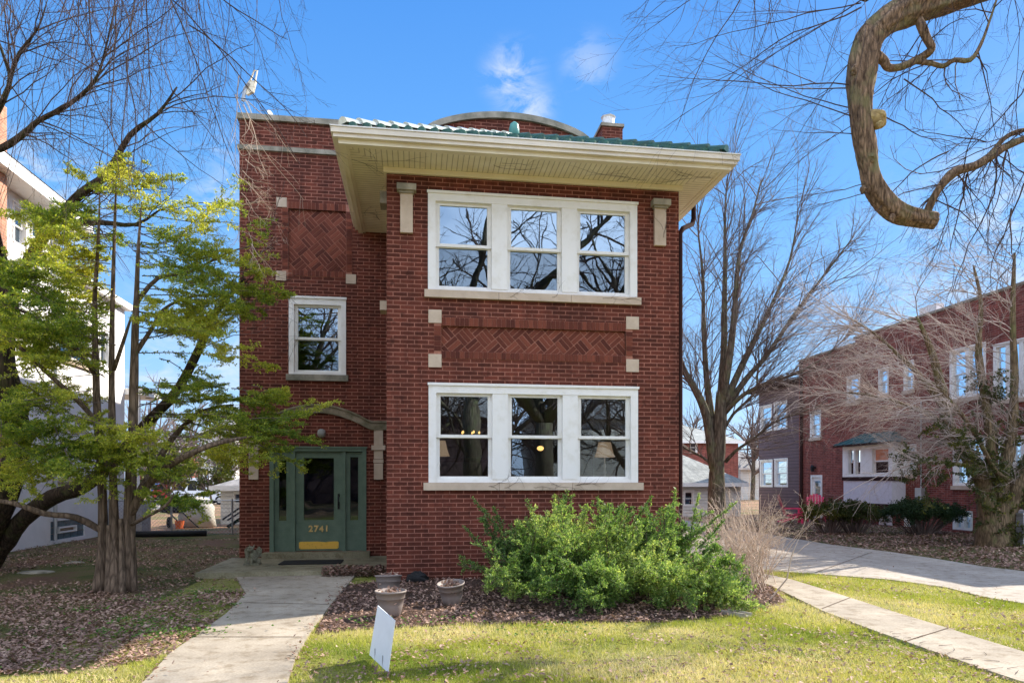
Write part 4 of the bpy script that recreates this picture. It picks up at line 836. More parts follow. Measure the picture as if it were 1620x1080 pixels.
g0 = G(618, 974); pot((g0[0], g0[1], 0.0), .95, 0.0, 'grey plant pot full of dried plants, nearest to the lawn')
g0 = G(617, 936); pot((g0[0] - .02, g0[1] - .1, -.06), .98, -.12, 'half-sunk grey plant pot at the left corner of the bay')
g0 = G(716, 955); pot((g0[0], g0[1], -.01), .92, .16, 'grey plant pot leaning beside the left end of the yew bush', yaw=-.6)
# yard sign seen edge-on
ys = empty('yard_sign', (-.2, 5.9, 0), 'blank white yard sign seen nearly edge-on at the lawn edge', 'sign')
c4 = [P(598, 957, 6.2), P(625, 981, 5.65), P(614, 1063, 5.65), P(585, 1035, 6.2)]
nrm = (c4[1] - c4[0]).cross(c4[3] - c4[0]).normalized() * .004
m = MB(); f4 = [p + nrm for p in c4]; b4 = [p - nrm for p in c4]; m.poly(f4); m.poly(b4[::-1])
for k in range(4): m.poly([f4[k], b4[k], b4[(k + 1) % 4], f4[(k + 1) % 4]])
m.build('panel', sign_m, ys)
for t in (.3, .72):
    b_ = c4[3].lerp(c4[2], t); MB().tube([(b_.x, b_.y, b_.z + .1), (b_.x, b_.y, b_.z), (b_.x - .01, b_.y, -.02)], .0035, 5).build('wire_stake', steel_m, ys)
# stone gargoyle on the landing
st = MB(); sx, sy = YP(399, 890, 13.0)[0], 13.0; z0 = .09
st.box(sx - .13, sx + .14, sy - .1, sy + .12, z0, z0 + .035)
st.ball((sx + .03, sy, z0 + .15), (.075, .08, .12), 9, .06); st.ball((sx - .02, sy - .03, z0 + .29), (.055, .07, .055), 8, .08); st.ball((sx - .045, sy - .09, z0 + .275), (.03, .045, .028), 7, .08)
for s in (-1, 1):
    st.tube([(sx - .03 + s * .035, sy - .07, z0 + .2), (sx - .04 + s * .045, sy - .1, z0 + .04)], [.03, .025], 6); st.ball((sx + .05 + s * .06, sy, z0 + .06), (.05, .07, .05), 7, .08)
    st.tube([(sx - .01 + s * .035, sy - .02, z0 + .32), (sx - .005 + s * .045, sy - .01, z0 + .375)], [.02, .004], 5)
    wing = [(sx + s * .05, sy + .05, z0 + .12), (sx + s * .14, sy + .06, z0 + .14), (sx + s * .155, sy + .07, z0 + .27), (sx + s * .10, sy + .06, z0 + .33), (sx + s * .05, sy + .04, z0 + .26)]
    a_ = [st.pt(p) for p in wing]; b_ = [st.pt((p[0], p[1] + .03, p[2])) for p in wing]; st.f += [a_, b_[::-1]] + [[a_[k], a_[(k + 1) % 5], b_[(k + 1) % 5], b_[k]] for k in range(5)]; st.r += [None] * 7
tagit(st.build('gargoyle_statue', statue_m, None, False, True), 'small mossy stone gargoyle with wings sitting left of the door', 'statue')
m = MB(); m.box(-2.45, -1.35, 12.85, 13.45, .098, .115); tagit(m.build('door_mat', rubber), 'black rubber door mat before the green door', 'door mat')
def rock(c, r, mat_, name, label, cat, wob=.15):
    m = MB(); m.ball(c, r, 9, wob); tagit(m.build(name, mat_, None, False), label, cat)
g0 = G(661, 931); rock((g0[0], 11.05, .05), (.17, .13, .12), rubber, 'dark_rock', 'black lumpy rock against the foot of the bay wall', 'rock')
g0 = G(812, 0 + 925); 
e = P(1165, 975, 8.2); m = MB(); m.box(-.07, .07, -.17, .17, .0, .02); m.box(-.07, -.055, -.17, .17, .02, .05); m.box(.055, .07, -.17, .17, .02, .05)
o = m.build('splash_block', conc_d); o.location = (e.x, e.y, .0); o.rotation_euler = (0, 0, .5); tagit(o, 'grey trough-shaped splash block on the lawn edge by the bush', 'splash block')
for (u, v, s, lab) in ((58, 905, .32, 'flat grey stepping stone in the leaves beneath the left branches'), (118, 890, .2, 'small flat stone half buried behind the left stepping stone')):
    g0 = G(u, v); rock((g0[0], g0[1], .0), (s, s * .6, .035), stone_dk, 'stepping_stone', lab, 'stone', .06)
# satellite dishes on the roof
sd_ = empty('satellite_dish', (-3.3, 15.4, 8.9), 'beige satellite receiver on a bent mast at the roof corner', 'satellite dish')
q = lambda u, v: P(u, v, 14.9)
MB().tube([P(402, 190, 14.9), q(392, 165), q(384, 152)], .022, 6).build('mast', steel_m, sd_); MB().tube([q(384, 160), q(388, 140), q(394, 132)], .04, 6).build('bracket', steel_m, sd_)
m = MB(); pp = [q(394, 127), q(404, 128), q(400, 145), q(390, 150), q(386, 146)]; bb = [p + Vector((.02, .06, 0)) for p in pp]; m.poly(pp); m.poly(bb[::-1])
for k in range(5): m.poly([pp[k], bb[k], bb[(k + 1) % 5], pp[(k + 1) % 5]])
m.build('receiver', cream, sd_)
MB().tube([q(396, 128), q(402, 112), q(407, 112), q(404, 128)], .018, 5).build('feed_arm', cream, sd_)
m = MB(); c_ = P(427, 182, 15.2); m.lathe((0, 0, 0), [(.0, 0), (.06, .008), (.1, .02), (.12, .03)], 14); o = m.build('small_dish', plain('dish_grey', (.3, .33, .38), .6)); o.location = (c_.x, c_.y, c_.z - .02); o.rotation_euler = (1.35, 0, 1.1); tagit(o, 'round grey dish just showing above the left parapet', 'satellite dish')
m = MB(); m.tube([(c_.x, c_.y, 7.95), (c_.x, c_.y, c_.z - .1)], .02, 5); mo = m.build('mast', steel_m, o); mo.matrix_parent_inverse = Matrix.Identity(4)
mo.data.transform(Matrix.Translation(Vector(o.location))); mo.data.transform((Matrix.Translation(Vector(o.location)) @ o.rotation_euler.to_matrix().to_4x4()).inverted())
# ------------------------------------------------------------ vegetation
UP = Vector((0, 0, 1))
def rv(s=1.0): return Vector((random.gauss(0, s), random.gauss(0, s), random.gauss(0, s)))
class Twigs:
    """collects tapering polylines; segments are kept so leaves can follow them"""
    def __init__(s): s.V = []; s.Q = []; s.n = 0; s.seg = []
    def tube(s, pts, r, n=3):
        m = len(pts); a = None
        for k in range(m):
            t = pts[min(k + 1, m - 1)] - pts[max(k - 1, 0)]
            t = t.normalized() if t.length > 1e-9 else UP
            a = (a - t * a.dot(t)) if a is not None else t.cross(Vector((0.3, 0.2, 0.93)))
            a = a.normalized() if a.length > 1e-6 else t.orthogonal().normalized(); b = t.cross(a)
            for j in range(n):
                q = 6.2832 * j / n; s.V.append(pts[k] + a * (math.cos(q) * r[k]) + b * (math.sin(q) * r[k]))
        for k in range(m - 1):
            for j in range(n):
                x = s.n + k * n + j; y = s.n + k * n + (j + 1) % n; s.Q.append((x, y, y + n, x + n))
        s.n += m * n
    def grow(s, p, d, L, r, lvl, g=0.0, wander=0.12, nch=5, spread=0.7, cl=0.5, step=6, rend=0.35, keep=False, flat=0.0, cr=.55, n=None, pull=None, c0=.15):
        d = d.normalized(); pts = [p.copy()]; rad = [r]; h = L / step
        for k in range(step):
            d = d + rv(wander) + UP * (g * h)
            if pull is not None: d += pull * (h)
            if flat: d.z *= (1 - flat)
            d.normalize(); p = p + d * h; pts.append(p); rad.append(max(r * (1 - (1 - rend) * (k + 1) / step), .0012))
        s.tube(pts, rad, n or (3 if r < .012 else 4 if r < .03 else 6))
        if lvl == 0 or keep: s.seg += [(pts[k], pts[k + 1], lvl) for k in range(step)]
        if lvl > 0:
            for c in range(nch):
                t = random.uniform(c0, 1.0) * step; k = min(int(t), step - 1); q = pts[k].lerp(pts[k + 1], t - k)
                dd = (pts[k + 1] - pts[k]).normalized(); sd2 = dd.cross(rv()).normalized()
                if flat: sd2 = dd.cross(UP).normalized() * random.choice((-1, 1)) + rv(.15)
                nd = (dd * (1 - spread * .5) + sd2 * spread * random.uniform(.6, 1.2))
                s.grow(q, nd, L * cl * random.uniform(.6, 1.25) * (1.15 - .5 * t / step), max(rad[k] * cr, .0015), lvl - 1, g, wander, max(2, int(nch * .8)), spread, cl, max(3, step - 1), rend, keep, flat, cr, None, pull, c0)
        return pts, rad
    def build(s, name, mat, parent, smooth=True):
        me = bpy.data.meshes.new(name); me.from_pydata([tuple(v) for v in s.V], [], s.Q); me.update(); me.materials.append(mat)
        me.polygons.foreach_set('use_smooth', [True] * len(me.polygons)); return link(name, me, parent)
def leaves(name, segs, per_m, ln, wd, mat, parent, flat=0.7, ang=.8, sizes=.3, bias=0.0, up=0.0, maxn=260000):
    A0 = np.array([tuple(s[0]) for s in segs]); B0 = np.array([tuple(s[1]) for s in segs]); Ls = np.linalg.norm(B0 - A0, axis=1)
    n = np.maximum(1, (Ls * per_m + rng.random(len(Ls))).astype(int)); idx = np.repeat(np.arange(len(segs)), n)
    if len(idx) > maxn: idx = rng.choice(idx, maxn, False)
    t = rng.random(len(idx))[:, None]; p = A0[idx] * (1 - t) + B0[idx] * t; d = (B0 - A0)[idx] / (Ls[idx][:, None] + 1e-9)
    ref = np.array([0, 0, 1.0]) * flat + rng.normal(0, 1, (len(idx), 3)) * (1 - flat) ; s = np.cross(d, ref); s /= (np.linalg.norm(s, axis=1)[:, None] + 1e-9)
    sg = np.where(rng.random(len(idx)) < .5, -1, 1)[:, None]
    L = d * (1 - ang) + s * sg * ang + rng.normal(0, .18, (len(idx), 3)) + np.array([0, 0, up]); L /= np.linalg.norm(L, axis=1)[:, None]
    W = np.cross(L, ref + rng.normal(0, .3, (len(idx), 3))); W /= (np.linalg.norm(W, axis=1)[:, None] + 1e-9)
    z = (1 + rng.normal(0, sizes, (len(idx), 1))).clip(.4, 2); l = L * ln * z; w = W * wd * z
    q = np.stack([p, p + l * .5 + w, p + l, p + l * .5 - w], 1)
    # light and dark clumps: slow variation over the branches plus noise per leaf
    ph = np.sin(p[:, 0] * 3.1 + 1.3) * np.sin(p[:, 1] * 2.7) + np.sin(p[:, 2] * 3.7 + p[:, 0] * 2)
    r = .45 + .14 * ph + rng.normal(0, .17, len(idx)) + bias
    return fast(name, q, 4, mat, parent, r)
def limb(m, pix, rads, n=10, lump=.05, sub=3):
    """pix: (u, v, d); rads in metres; Catmull-Rom smoothed, added to the mesh builder; returns the points"""
    pts = [P(*q) for q in pix]; out = []; rr = []
    for k in range(len(pts) - 1):
        p0, p1, p2, p3 = pts[max(k - 1, 0)], pts[k], pts[k + 1], pts[min(k + 2, len(pts) - 1)]
        for s in range(sub):
            t = s / sub; out.append(0.5 * ((2 * p1) + (p2 - p0) * t + (2 * p0 - 5 * p1 + 4 * p2 - p3) * t * t + (3 * p1 - p0 - 3 * p2 + p3) * t ** 3)); rr.append(rads[k] * (1 - t) + rads[k + 1] * t)
    out.append(pts[-1]); rr.append(rads[-1])
    rr = [r * random.uniform(1 - lump, 1 + lump) for r in rr]
    if isinstance(m, Twigs): m.tube(out, rr, n); m.seg += [(out[k], out[k + 1], 9) for k in range(len(out) - 1)]
    else: m.tube(out, rr, n, True, lump * .6)
    return out, rr
def ridged(m, pix, rads, n=40, sub=10, amp=.085):
    rads = [q * R0.uniform(.86, .98) for q in rads]; pix = [(u + R0.uniform(-3, 3), v + R0.uniform(-2, 2), d) for u, v, d in pix]; dummy = Twigs(); pts, rr = limb(dummy, pix, rads, 3, .0, sub); base = len(m.v); a = None; M = len(pts); S = [0]
    for k in range(1, M): S.append(S[-1] + (pts[k] - pts[k - 1]).length)
    ph = [R0.uniform(0, 6.28) for _ in range(6)]
    for k in range(M):
        t = (pts[min(k + 1, M - 1)] - pts[max(k - 1, 0)]).normalized(); a = t.orthogonal() if a is None else a - t * a.dot(t); a.normalize(); b = t.cross(a); s = S[k]
        for j in range(n):
            q = 2 * math.pi * j / n
            f = 1 + amp * (math.sin(9 * q + 1.9 * math.sin(s * 1.7 + ph[0]) + ph[1]) * (.6 + .4 * math.sin(s * 9 + q * 3)) + .6 * math.sin(5 * q + s * 1.3 + ph[2]) + .5 * math.sin(2 * q + s * 2.1 + ph[3]) + .5 * math.sin(s * 5 + ph[4])) + R0.uniform(-.018, .018)
            m.pt(pts[k] + a * (math.cos(q) * rr[k] * f) + b * (math.sin(q) * rr[k] * f))
    for k in range(M - 1):
        for j in range(n):
            x = base + k * n + j; y = base + k * n + (j + 1) % n; m.f.append([x, y, y + n, x + n]); m.r.append(None)
    m.f.append([base + j for j in range(n)][::-1]); m.f.append([base + (M - 1) * n + j for j in range(n)]); m.r += [None, None]
    return pts, rr
R0 = random.Random(5)
def along(tw, pts, rr, count, L, lvl, r=.006, t0=.1, t1=1.0, dirf=None, **k):
    n = len(pts) - 1
    for c in range(count):
        t = random.uniform(t0, t1) * n; i = min(int(t), n - 1); q = pts[i].lerp(pts[i + 1], t - i); dd = (pts[i + 1] - pts[i]).normalized()
        d = dirf(dd, q) if dirf else dd * .5 + dd.cross(rv()).normalized() * .8
        tw.grow(q, d, random.uniform(*L), min(r, rr[i] * .6), lvl, **k)

# --- multi-stemmed yew on the left
YB = (-4.31, 10.7)
yew = empty('yew_tree', (*YB, 0), 'multi-stemmed yew with layered green sprays beside the front path', 'tree')
tr = MB(); D = 10.0; fol = Twigs(); br = Twigs()
stems = [([(160, 940, D), (163, 850, D), (161, 760, D), (154, 650, D), (151, 560, D + .1), (150, 470, D + .1), (155, 390, D + .1), (158, 300, D)], [.11, .07, .058, .052, .045, .033, .022, .008]),
         ([(183, 945, D - .15), (181, 850, D - .05), (179, 760, D), (177, 650, D + .1), (177, 540, D + .2), (179, 440, D + .2), (182, 340, D + .2), (184, 290, D)], [.11, .065, .052, .045, .038, .028, .018, .006]),
         ([(203, 940, D), (204, 850, D), (207, 760, D), (211, 650, D), (213, 550, D), (216, 470, D - .1), (219, 390, D - .2), (224, 320, D - .2)], [.12, .085, .075, .065, .052, .038, .022, .006]),
         ([(205, 815, D), (232, 770, D - .1), (262, 740, D - .2), (300, 718, D - .3), (345, 700, D - .2), (400, 690, D + .3)], [.07, .06, .055, .045, .035, .015]),
         ([(208, 800, D + .1), (240, 745, D + .6), (275, 690, D + 1), (320, 650, D + 1.1), (370, 640, D + 1.3)], [.06, .05, .045, .03, .015]),
         ([(163, 840, D), (120, 818, D - .2), (70, 812, D - .4), (20, 795, D - .5), (-40, 790, D - .5)], [.05, .05, .04, .035, .02]),
         ([(152, 665, D), (120, 630, D - .3), (75, 590, D - .5), (30, 548, D - .7), (-20, 520, D - .8)], [.04, .035, .03, .025, .012]),
         ([(151, 590, D), (110, 540, D - .4), (60, 505, D - .7), (10, 480, D - .9)], [.04, .032, .025, .012]),
         ([(180, 585, D), (195, 540, D - .2), (208, 500, D - .3)], [.03, .025, .015]),
         ([(213, 560, D), (240, 520, D + .3), (258, 490, D + .5), (300, 470, D + .8), (360, 465, D + 1)], [.04, .03, .025, .02, .01]),
         ([(215, 480, D), (250, 440, D + .2), (300, 430, D + .4), (360, 400, D + .6), (395, 390, D + .6)], [.035, .03, .02, .015, .008]),
         ([(207, 830, D), (235, 815, D - .6), (262, 800, D - .9), (275, 780, D - 1)], [.03, .025, .02, .01])]
for pix, rr in stems:
    limb(tr, pix, rr, 10 if rr[0] > .1 else 7, .07, 3)
for (a, b, c_) in (((150, 940, 9.95), (158, 880, 9.95), (161, 820, 9.98)), ((172, 945, 9.8), (172, 890, 9.87), (172, 830, 9.9)), ((193, 945, 9.8), (193, 890, 9.87), (191, 820, 9.92)), ((212, 938, 9.95), (208, 890, 9.95), (206, 820, 9.98))): limb(tr, (a, b, c_), [.055, .045, .03], 7, .1)
tr.build('trunk', bark_yew, yew, True)
def spray(u, v, d, du, dv, dd, L, dens=1.0, r=.009):
    """a nearly level branch starting at a stem, carrying flat side twigs"""
    p = P(u, v, d); q = P(u + du, v + dv, d + dd); di = (q - p).normalized()
    fol.grow(p, di, L, r, 2, g=-.08, wander=.13, nch=int(11 * dens), spread=.95, cl=.37, step=7, flat=.02, keep=True, rend=.3, cr=.42, c0=.3)
R_ = random.uniform
# (u, v range, start), direction and length of each fan
for k in range(23): spray(R_(150, 185), R_(440, 640), D + R_(-.2, .2), R_(-150, -60), R_(-45, 30), R_(-1.3, .8), R_(1.0, 1.7))
for k in range(20): spray(R_(150, 185), R_(300, 450), D + R_(-.2, .2), R_(-150, -60), R_(-30, 50), R_(-1.3, .8), R_(.8, 1.5))
for k in range(13): spray(R_(60, 150), R_(600, 700), D + R_(-.8, .0), R_(-120, -30), R_(0, 60), R_(-.9, .6), R_(.8, 1.3))
for k in range(10): spray(R_(20, 90), R_(440, 560), D + R_(-1, 0), R_(-120, -30), R_(-30, 30), R_(-.9, .6), R_(.8, 1.3))
for k in range(15): spray(R_(120, 230), R_(650, 740), D + R_(-.3, .1), R_(-80, 80), R_(10, 60), R_(-1.6, -.7), R_(.7, 1.15))
for k in range(24): spray(R_(205, 225), R_(330, 520), D + R_(-.2, .3), R_(70, 170), R_(-25, 40), R_(-.6, 1.2), R_(1.1, 1.9))
for k in range(18): spray(R_(212, 260), R_(520, 660), D + R_(-.1, .7), R_(80, 160), R_(-30, 25), R_(-.3, 1.6), R_(1.0, 1.7))
for k in range(13): spray(R_(260, 345), R_(650, 720), D + R_(.0, .8), R_(60, 130), R_(-15, 30), R_(-.2, 1.1), R_(.8, 1.3))
for k in range(9): spray(R_(330, 380), R_(650, 700), D + R_(.2, 1.0), R_(90, 130), R_(-25, 10), R_(.2, .9), R_(1.0, 1.45))
for k in range(7): spray(R_(300, 380), R_(390, 480), D + R_(.5, 1.0), R_(60, 110), R_(-10, 30), R_(.2, .9), R_(.6, .95))
for k in range(9): spray(R_(350, 400), R_(560, 680), D + R_(.6, 1.4), R_(60, 110), R_(-5, 40), R_(.0, .7), R_(.5, .9))
for k in range(10): spray(R_(230, 280), R_(740, 800), D + R_(-.3, .5), R_(-10, 80), R_(-30, 40), R_(-.6, .6), R_(.5, .85))
for k in range(10): spray(R_(150, 225), R_(290, 340), D + R_(-.2, .2), R_(-100, 100), R_(-70, -10), R_(-.6, .6), R_(.5, .9))
for k in range(13): spray(R_(-20, 110), R_(480, 720), D + R_(-1, .5), R_(-60, 60), R_(0, 40), R_(-.7, .5), R_(.6, 1.1))
for k in range(12): spray(R_(-30, 90), R_(360, 520), D + R_(-1, .6), R_(-70, 80), R_(-10, 30), R_(-.7, .5), R_(.6, 1.1))
for k in range(12): spray(R_(-30, 120), R_(590, 740), D + R_(-1.2, .2), R_(-70, 80), R_(5, 50), R_(-.7, .5), R_(.6, 1.1))
for k in range(8): spray(R_(100, 230), R_(640, 700), D + R_(-.5, 0), R_(-60, 60), R_(30, 80), R_(-1.0, -.3), R_(.6, .9))
fol.build('branches', twig_mid, yew)
fs = [s for s in fol.seg if s[2] < 2 or random.random() < .45]; leaves('crown', fs, 175, .028, .0055, leaf_yew, yew, flat=.2, ang=.6, bias=.12, sizes=.5, maxn=900000)

# --- dark leaning tree behind the yew and the trunk at the left edge
lt = empty('leaning_tree', (-8.7, 14.5, 0), 'dark leaning tree whose trunk sweeps up behind the yew stems', 'tree')
tr = MB(); tw = Twigs()
p1, r1 = limb(tr, [(-30, 905, 12.6), (0, 868, 12.5), (35, 822, 12.3), (85, 785, 12.0), (135, 768, 11.8), (187, 722, 11.6), (233, 668, 11.5), (282, 615, 11.5), (323, 535, 11.6), (345, 490, 11.6), (388, 440, 11.6)], [.24, .17, .15, .14, .12, .10, .085, .075, .06, .04, .02], 12, .06)
p2, r2 = limb(tr, [(-25, 850, 12.2), (12, 770, 12), (28, 700, 11.8), (14, 620, 11.6), (2, 560, 11.5), (12, 480, 11.5), (-6, 400, 11.5)], [.26, .22, .2, .2, .19, .17, .13], 12, .06)
p3, r3 = limb(tr, [(12, 480, 11.5), (52, 400, 11.2), (95, 342, 11), (130, 305, 10.8), (170, 275, 10.6), (205, 215, 10.5), (250, 180, 10.4), (280, 138, 10.4)], [.11, .09, .08, .07, .055, .04, .025, .012], 9, .06)
p4, r4 = limb(tr, [(52, 400, 11.2), (75, 372, 11), (110, 356, 10.8), (160, 352, 10.6), (215, 355, 10.5), (255, 330, 10.4)], [.07, .06, .05, .04, .025, .012], 7, .06)
p5, r5 = limb(tr, [(-60, 250, 10), (0, 236, 9.8), (40, 210, 9.6), (60, 192, 9.5), (110, 165, 9.4), (150, 128, 9.3), (165, 85, 9.2), (180, 20, 9.2)], [.08, .05, .042, .035, .03, .022, .014, .008], 7, .06)
p6, r6 = limb(tr, [(-8, 180, 9.5), (4, 160, 9.4), (16, 125, 9.3), (6, 90, 9.2), (-8, 50, 9.2)], [.05, .04, .03, .02, .012], 7, .06)
p7, r7 = limb(tr, [(16, 125, 9.3), (30, 85, 9.2), (60, 45, 9.1), (75, 0, 9.1)], [.03, .022, .014, .006], 6, .06)
p8, r8 = limb(tr, [(-6, 400, 11.5), (-20, 320, 10.8), (-12, 240, 10), (-8, 180, 9.5)], [.13, .1, .08, .05], 8, .05)
tr.build('trunk', bark_dark, lt, True)
for pp, rr_, n_ in ((p3, r3, 26), (p4, r4, 10), (p5, r5, 26), (p6, r6, 10), (p7, r7, 10), (p1[22:], r1[22:], 18)):
    along(tw, pp, rr_, n_, (.7, 1.9), 2, .011, .15, 1, lambda dd, q: dd * .7 + rv(.45) + Vector((.25, 0, .1)), g=-.12, wander=.12, nch=5, spread=.7, cl=.5)
tw.build('crown', twig_dark, lt)
# --- weeping curtain of twigs at the upper left, from a bough over the frame
el = empty('weeping_elm', (-6.4, 6.0, 0), 'weeping elm whose bare hanging twigs fill the upper left sky', 'tree')
tr = MB(); pb, rb = limb(tr, [(-560, 900, 7.6), (-540, 500, 7.6), (-480, 100, 7.6), (-300, -130, 7.7), (-60, -190, 8), (160, -180, 8.3), (330, -130, 8.6), (450, -60, 8.9)], [.36, .32, .28, .2, .13, .09, .05, .02], 12, .05)
for q in (((-200, -170, 7.8), (-80, -120, 9.5), (60, -110, 11), (200, -90, 12)), ((100, -185, 8.2), (200, -150, 7.2), (330, -110, 6.8)), ((-60, -190, 8), (40, -90, 7), (120, -60, 6.5))): pq, rq = limb(tr, q, [.06, .04, .025, .012][:len(q)], 6); pb += pq; rb += rq
tr.build('trunk', bark_dark, el, True); tw = Twigs()
for k in range(78):
    u = R_(-20, 440) if k % 3 else R_(80, 330); d = R_(6.8, 11); p = P(u, R_(-130, -10), d)
    tw.grow(p, Vector((R_(-.35, .45), R_(-.2, .2), -1)), R_(1.2, 3.1) * (1 - max(0, u - 250) / 500), .0058, 2, g=-.06, wander=.075, nch=5, spread=.5, cl=.42, step=9, rend=.35)
for (u, v, u2, v2, L) in ((262, -10, 330, 60, 2.6), (270, 0, 300, 80, 2.2), (300, 40, 400, 100, 1.9), (180, -20, 185, 150, 2.6), (235, -30, 225, 130, 2.3), (140, -10, 138, 120, 1.7), (330, -20, 400, 60, 1.5), (200, 90, 205, 200, 1.5)):
    p = P(u, v, 8.5); tw.grow(p, P(u2, v2, 8.6) - p, L, .011, 2, g=-.05, wander=.08, nch=7, spread=.6, cl=.42, step=9)
tw.build('crown', twig_dark, el)
tw = Twigs()
for k in range(17):
    p = P(R_(372, 398), R_(175, 400), R_(8.6, 9.4)); tw.grow(p, Vector((R_(.1, .9), 0, R_(-1, -.1))), R_(.25, .6), .0055, 2, g=-.05, wander=.22, nch=4, spread=.8, cl=.5, step=6)
for (u, v, u2, v2, L) in ((385, 165, 400, 205, 1.1), (372, 150, 385, 220, 1.6), (392, 160, 440, 225, .95), (378, 120, 380, 200, 1.5)):
    p = P(u, v, 9.0); tw.grow(p, P(u2, v2, 9.0) - p, L, .007, 1, g=-.05, wander=.1, nch=5, spread=.6, cl=.4, step=8)
tw.build('sunlit_twig_tips', twig_tan, el)  # sunlit twig ends over the wall: sun brightness painted as paler twig colour

# --- big twisted limb at the upper right, with its trunk outside the frame
ct_ = empty('old_elm', (12.3, 7.4, 0), 'old elm with a thick twisted hook-shaped limb hanging in the upper right sky', 'tree')
tr = MB(); D = 10.2
limb(tr, [(2150, 1010, 6.6), (2140, 600, 6.6), (2080, 150, 6.9), (1950, -60, 8.2), (1720, -140, 10.3)], [.55, .48, .42, .36, .3], 16, .04)
ridged(tr, [(1950, -60, 8.2), (1750, -60, 9.8), (1620, -45, 10.2), (1530, -12, D), (1478, 8, D), (1425, 22, D), (1385, 48, D), (1365, 85, D), (1359, 130, D), (1361, 180, D), (1366, 225, D), (1372, 265, D), (1385, 298, D), (1402, 322, D), (1425, 338, D), (1450, 347, D), (1478, 350, D)], [.3, .26, .23, .2, .2, .225, .22, .205, .195, .175, .155, .15, .155, .165, .15, .135, .14])
tr.build('trunk', bark_elm, ct_, True)
lm = MB()
q1, s1 = ridged(lm, [(1450, 18, D), (1458, 45, D - .1), (1468, 60, D - .1), (1473, 75, D - .1), (1462, 88, D), (1445, 96, D), (1425, 108, D), (1408, 108, D), (1396, 95, D), (1378, 82, D)], [.06, .065, .06, .06, .065, .06, .06, .06, .075, .09], 12, 6, .07)
q2, s2 = limb(lm, [(1447, 96, D), (1475, 101, D), (1492, 105, D), (1510, 95, D - .1), (1535, 95, D - .2), (1552, 70, D - .2), (1565, 35, D - .2), (1580, -10, D - .2)], [.05, .036, .035, .034, .036, .025, .018, .012], 7, .08)
q3, s3 = ridged(lm, [(1462, 345, D), (1470, 322, D - .05), (1482, 300, D - .1), (1500, 276, D - .1), (1520, 268, D - .1), (1545, 262, D - .1), (1572, 244, D - .1), (1592, 232, D - .1), (1640, 212, D - .1), (1700, 205, D)], [.06, .055, .06, .075, .07, .065, .065, .055, .045, .03], 14, 6, .06)
q4, s4 = limb(lm, [(1550, 258, D - .05), (1572, 238, D), (1588, 220, D), (1612, 207, D), (1650, 200, D)], [.035, .035, .035, .03, .02], 7, .08)
lm.build('limb', bark_elm, ct_, True)
m = MB(); m.tube([P(1372, 193, D), P(1384, 190, D - .06), P(1396, 188, D - .12), P(1400, 187, D - .13)], [.16, .14, .135, .10], 12, True, .12); m.ball(P(1396, 182, D - .2), (.05, .05, .06), 7, .2); m.ball(P(1392, 197, D - .2), (.05, .05, .06), 7, .2); m.build('burl', plain('cut_wood', (.6, .43, .17), .9, .5, 14, .9, c2=(.3, .2, .09)), ct_)
for (u, v, s_) in ((1352, 110, .06), (1378, 250, .055), (1366, 300, .05), (1400, 40, .06), (1412, 345, .05)): m = MB(); m.ball(P(u, v, D - .12), (s_, s_, s_ * 1.3), 8, .2); m.build('bark_knot', bark_elm, ct_)
tw = Twigs(); dn = Vector((0, 0, -1))
left = P(1000, 400, D) - P(1360, 150, D); left.normalize()
for (u, v, u2, v2, L, r) in ((1350, 135, 1230, 118, 3.0, .014), (1350, 140, 1200, 150, 2.6, .012), (1350, 172, 1240, 160, 2.4, .012), (1350, 185, 1250, 172, 2.8, .012), (1355, 215, 1270, 185, 2.2, .01), (1362, 190, 1240, 250, 2.4, .008), (1362, 12, 1200, 70, 3.3, .014), (1362, 5, 1180, 30, 3.1, .013), (1370, -5, 1220, 100, 3.8, .012), (1370, 290, 1280, 310, 1.4, .008), (1372, 305, 1280, 325, 1.3, .008), (1395, 325, 1330, 370, .9, .006), (1365, 80, 1230, 190, 2.3, .009), (1180, -20, 1090, 120, 2.6, .012), (1120, -20, 1040, 60, 1.3, .008), (1190, -10, 1240, 130, 1.5, .009), (1040, -20, 1000, 30, .7, .006)):
    p = P(u, v, D + R_(-.3, .3)); tw.grow(p, P(u2, v2, D + R_(-.8, .6)) - p, L, r, 2, g=-.05, wander=.075, nch=6, spread=.42, cl=.5, step=10, rend=.25)
for k in range(40): # hanging strands from boughs over the frame
    u = R_(1090, 1640); p = P(u, R_(-110, -10), R_(8.5, 12)); tw.grow(p, Vector((R_(-.55, .15), R_(-.2, .2), -1)), R_(.8, 2.5), .0058, 2, g=-.05, wander=.09, nch=4, spread=.5, cl=.42, step=8)
for pp, rr_, n_ in ((q2, s2, 12), (q3, s3, 26), (q4, s4, 8), (q1, s1, 4)):
    along(tw, pp, rr_, n_, (.5, 1.7), 2, .011, .1, 1, lambda dd, q: rv(.5) + Vector((-.1, 0, -.45)), g=-.16, wander=.16, nch=5, spread=.7, cl=.5)
for (u, v, u2, v2, L) in ((1576, 250, 1590, 300, 2.2), (1625, 130, 1600, 190, 1.5), (1530, 275, 1525, 330, 1.3), (1620, 290, 1600, 400, 1.6), (1600, 330, 1560, 420, 1.3), (1500, 240, 1410, 265, 1.3), (1430, 125, 1500, 190, 1.4), (1400, 185, 1470, 240, 1.2), (1560, 225, 1480, 190, 1.1), (1640, 60, 1590, 160, 1.6)):
    p = P(u, v, D); tw.grow(p, P(u2, v2, D) - p, L, .013, 2, g=-.06, wander=.13, nch=6, spread=.7, cl=.48, step=8)
for k in range(26):
    p = P(R_(1480, 1660), R_(330, 420), R_(10, 13)); tw.grow(p, Vector((R_(-.6, .3), 0, R_(-.9, .2))), R_(.6, 1.4), .006, 2, g=-.05, wander=.15, nch=5, spread=.8, cl=.5)
tw.build('crown', twig_dark, ct_)
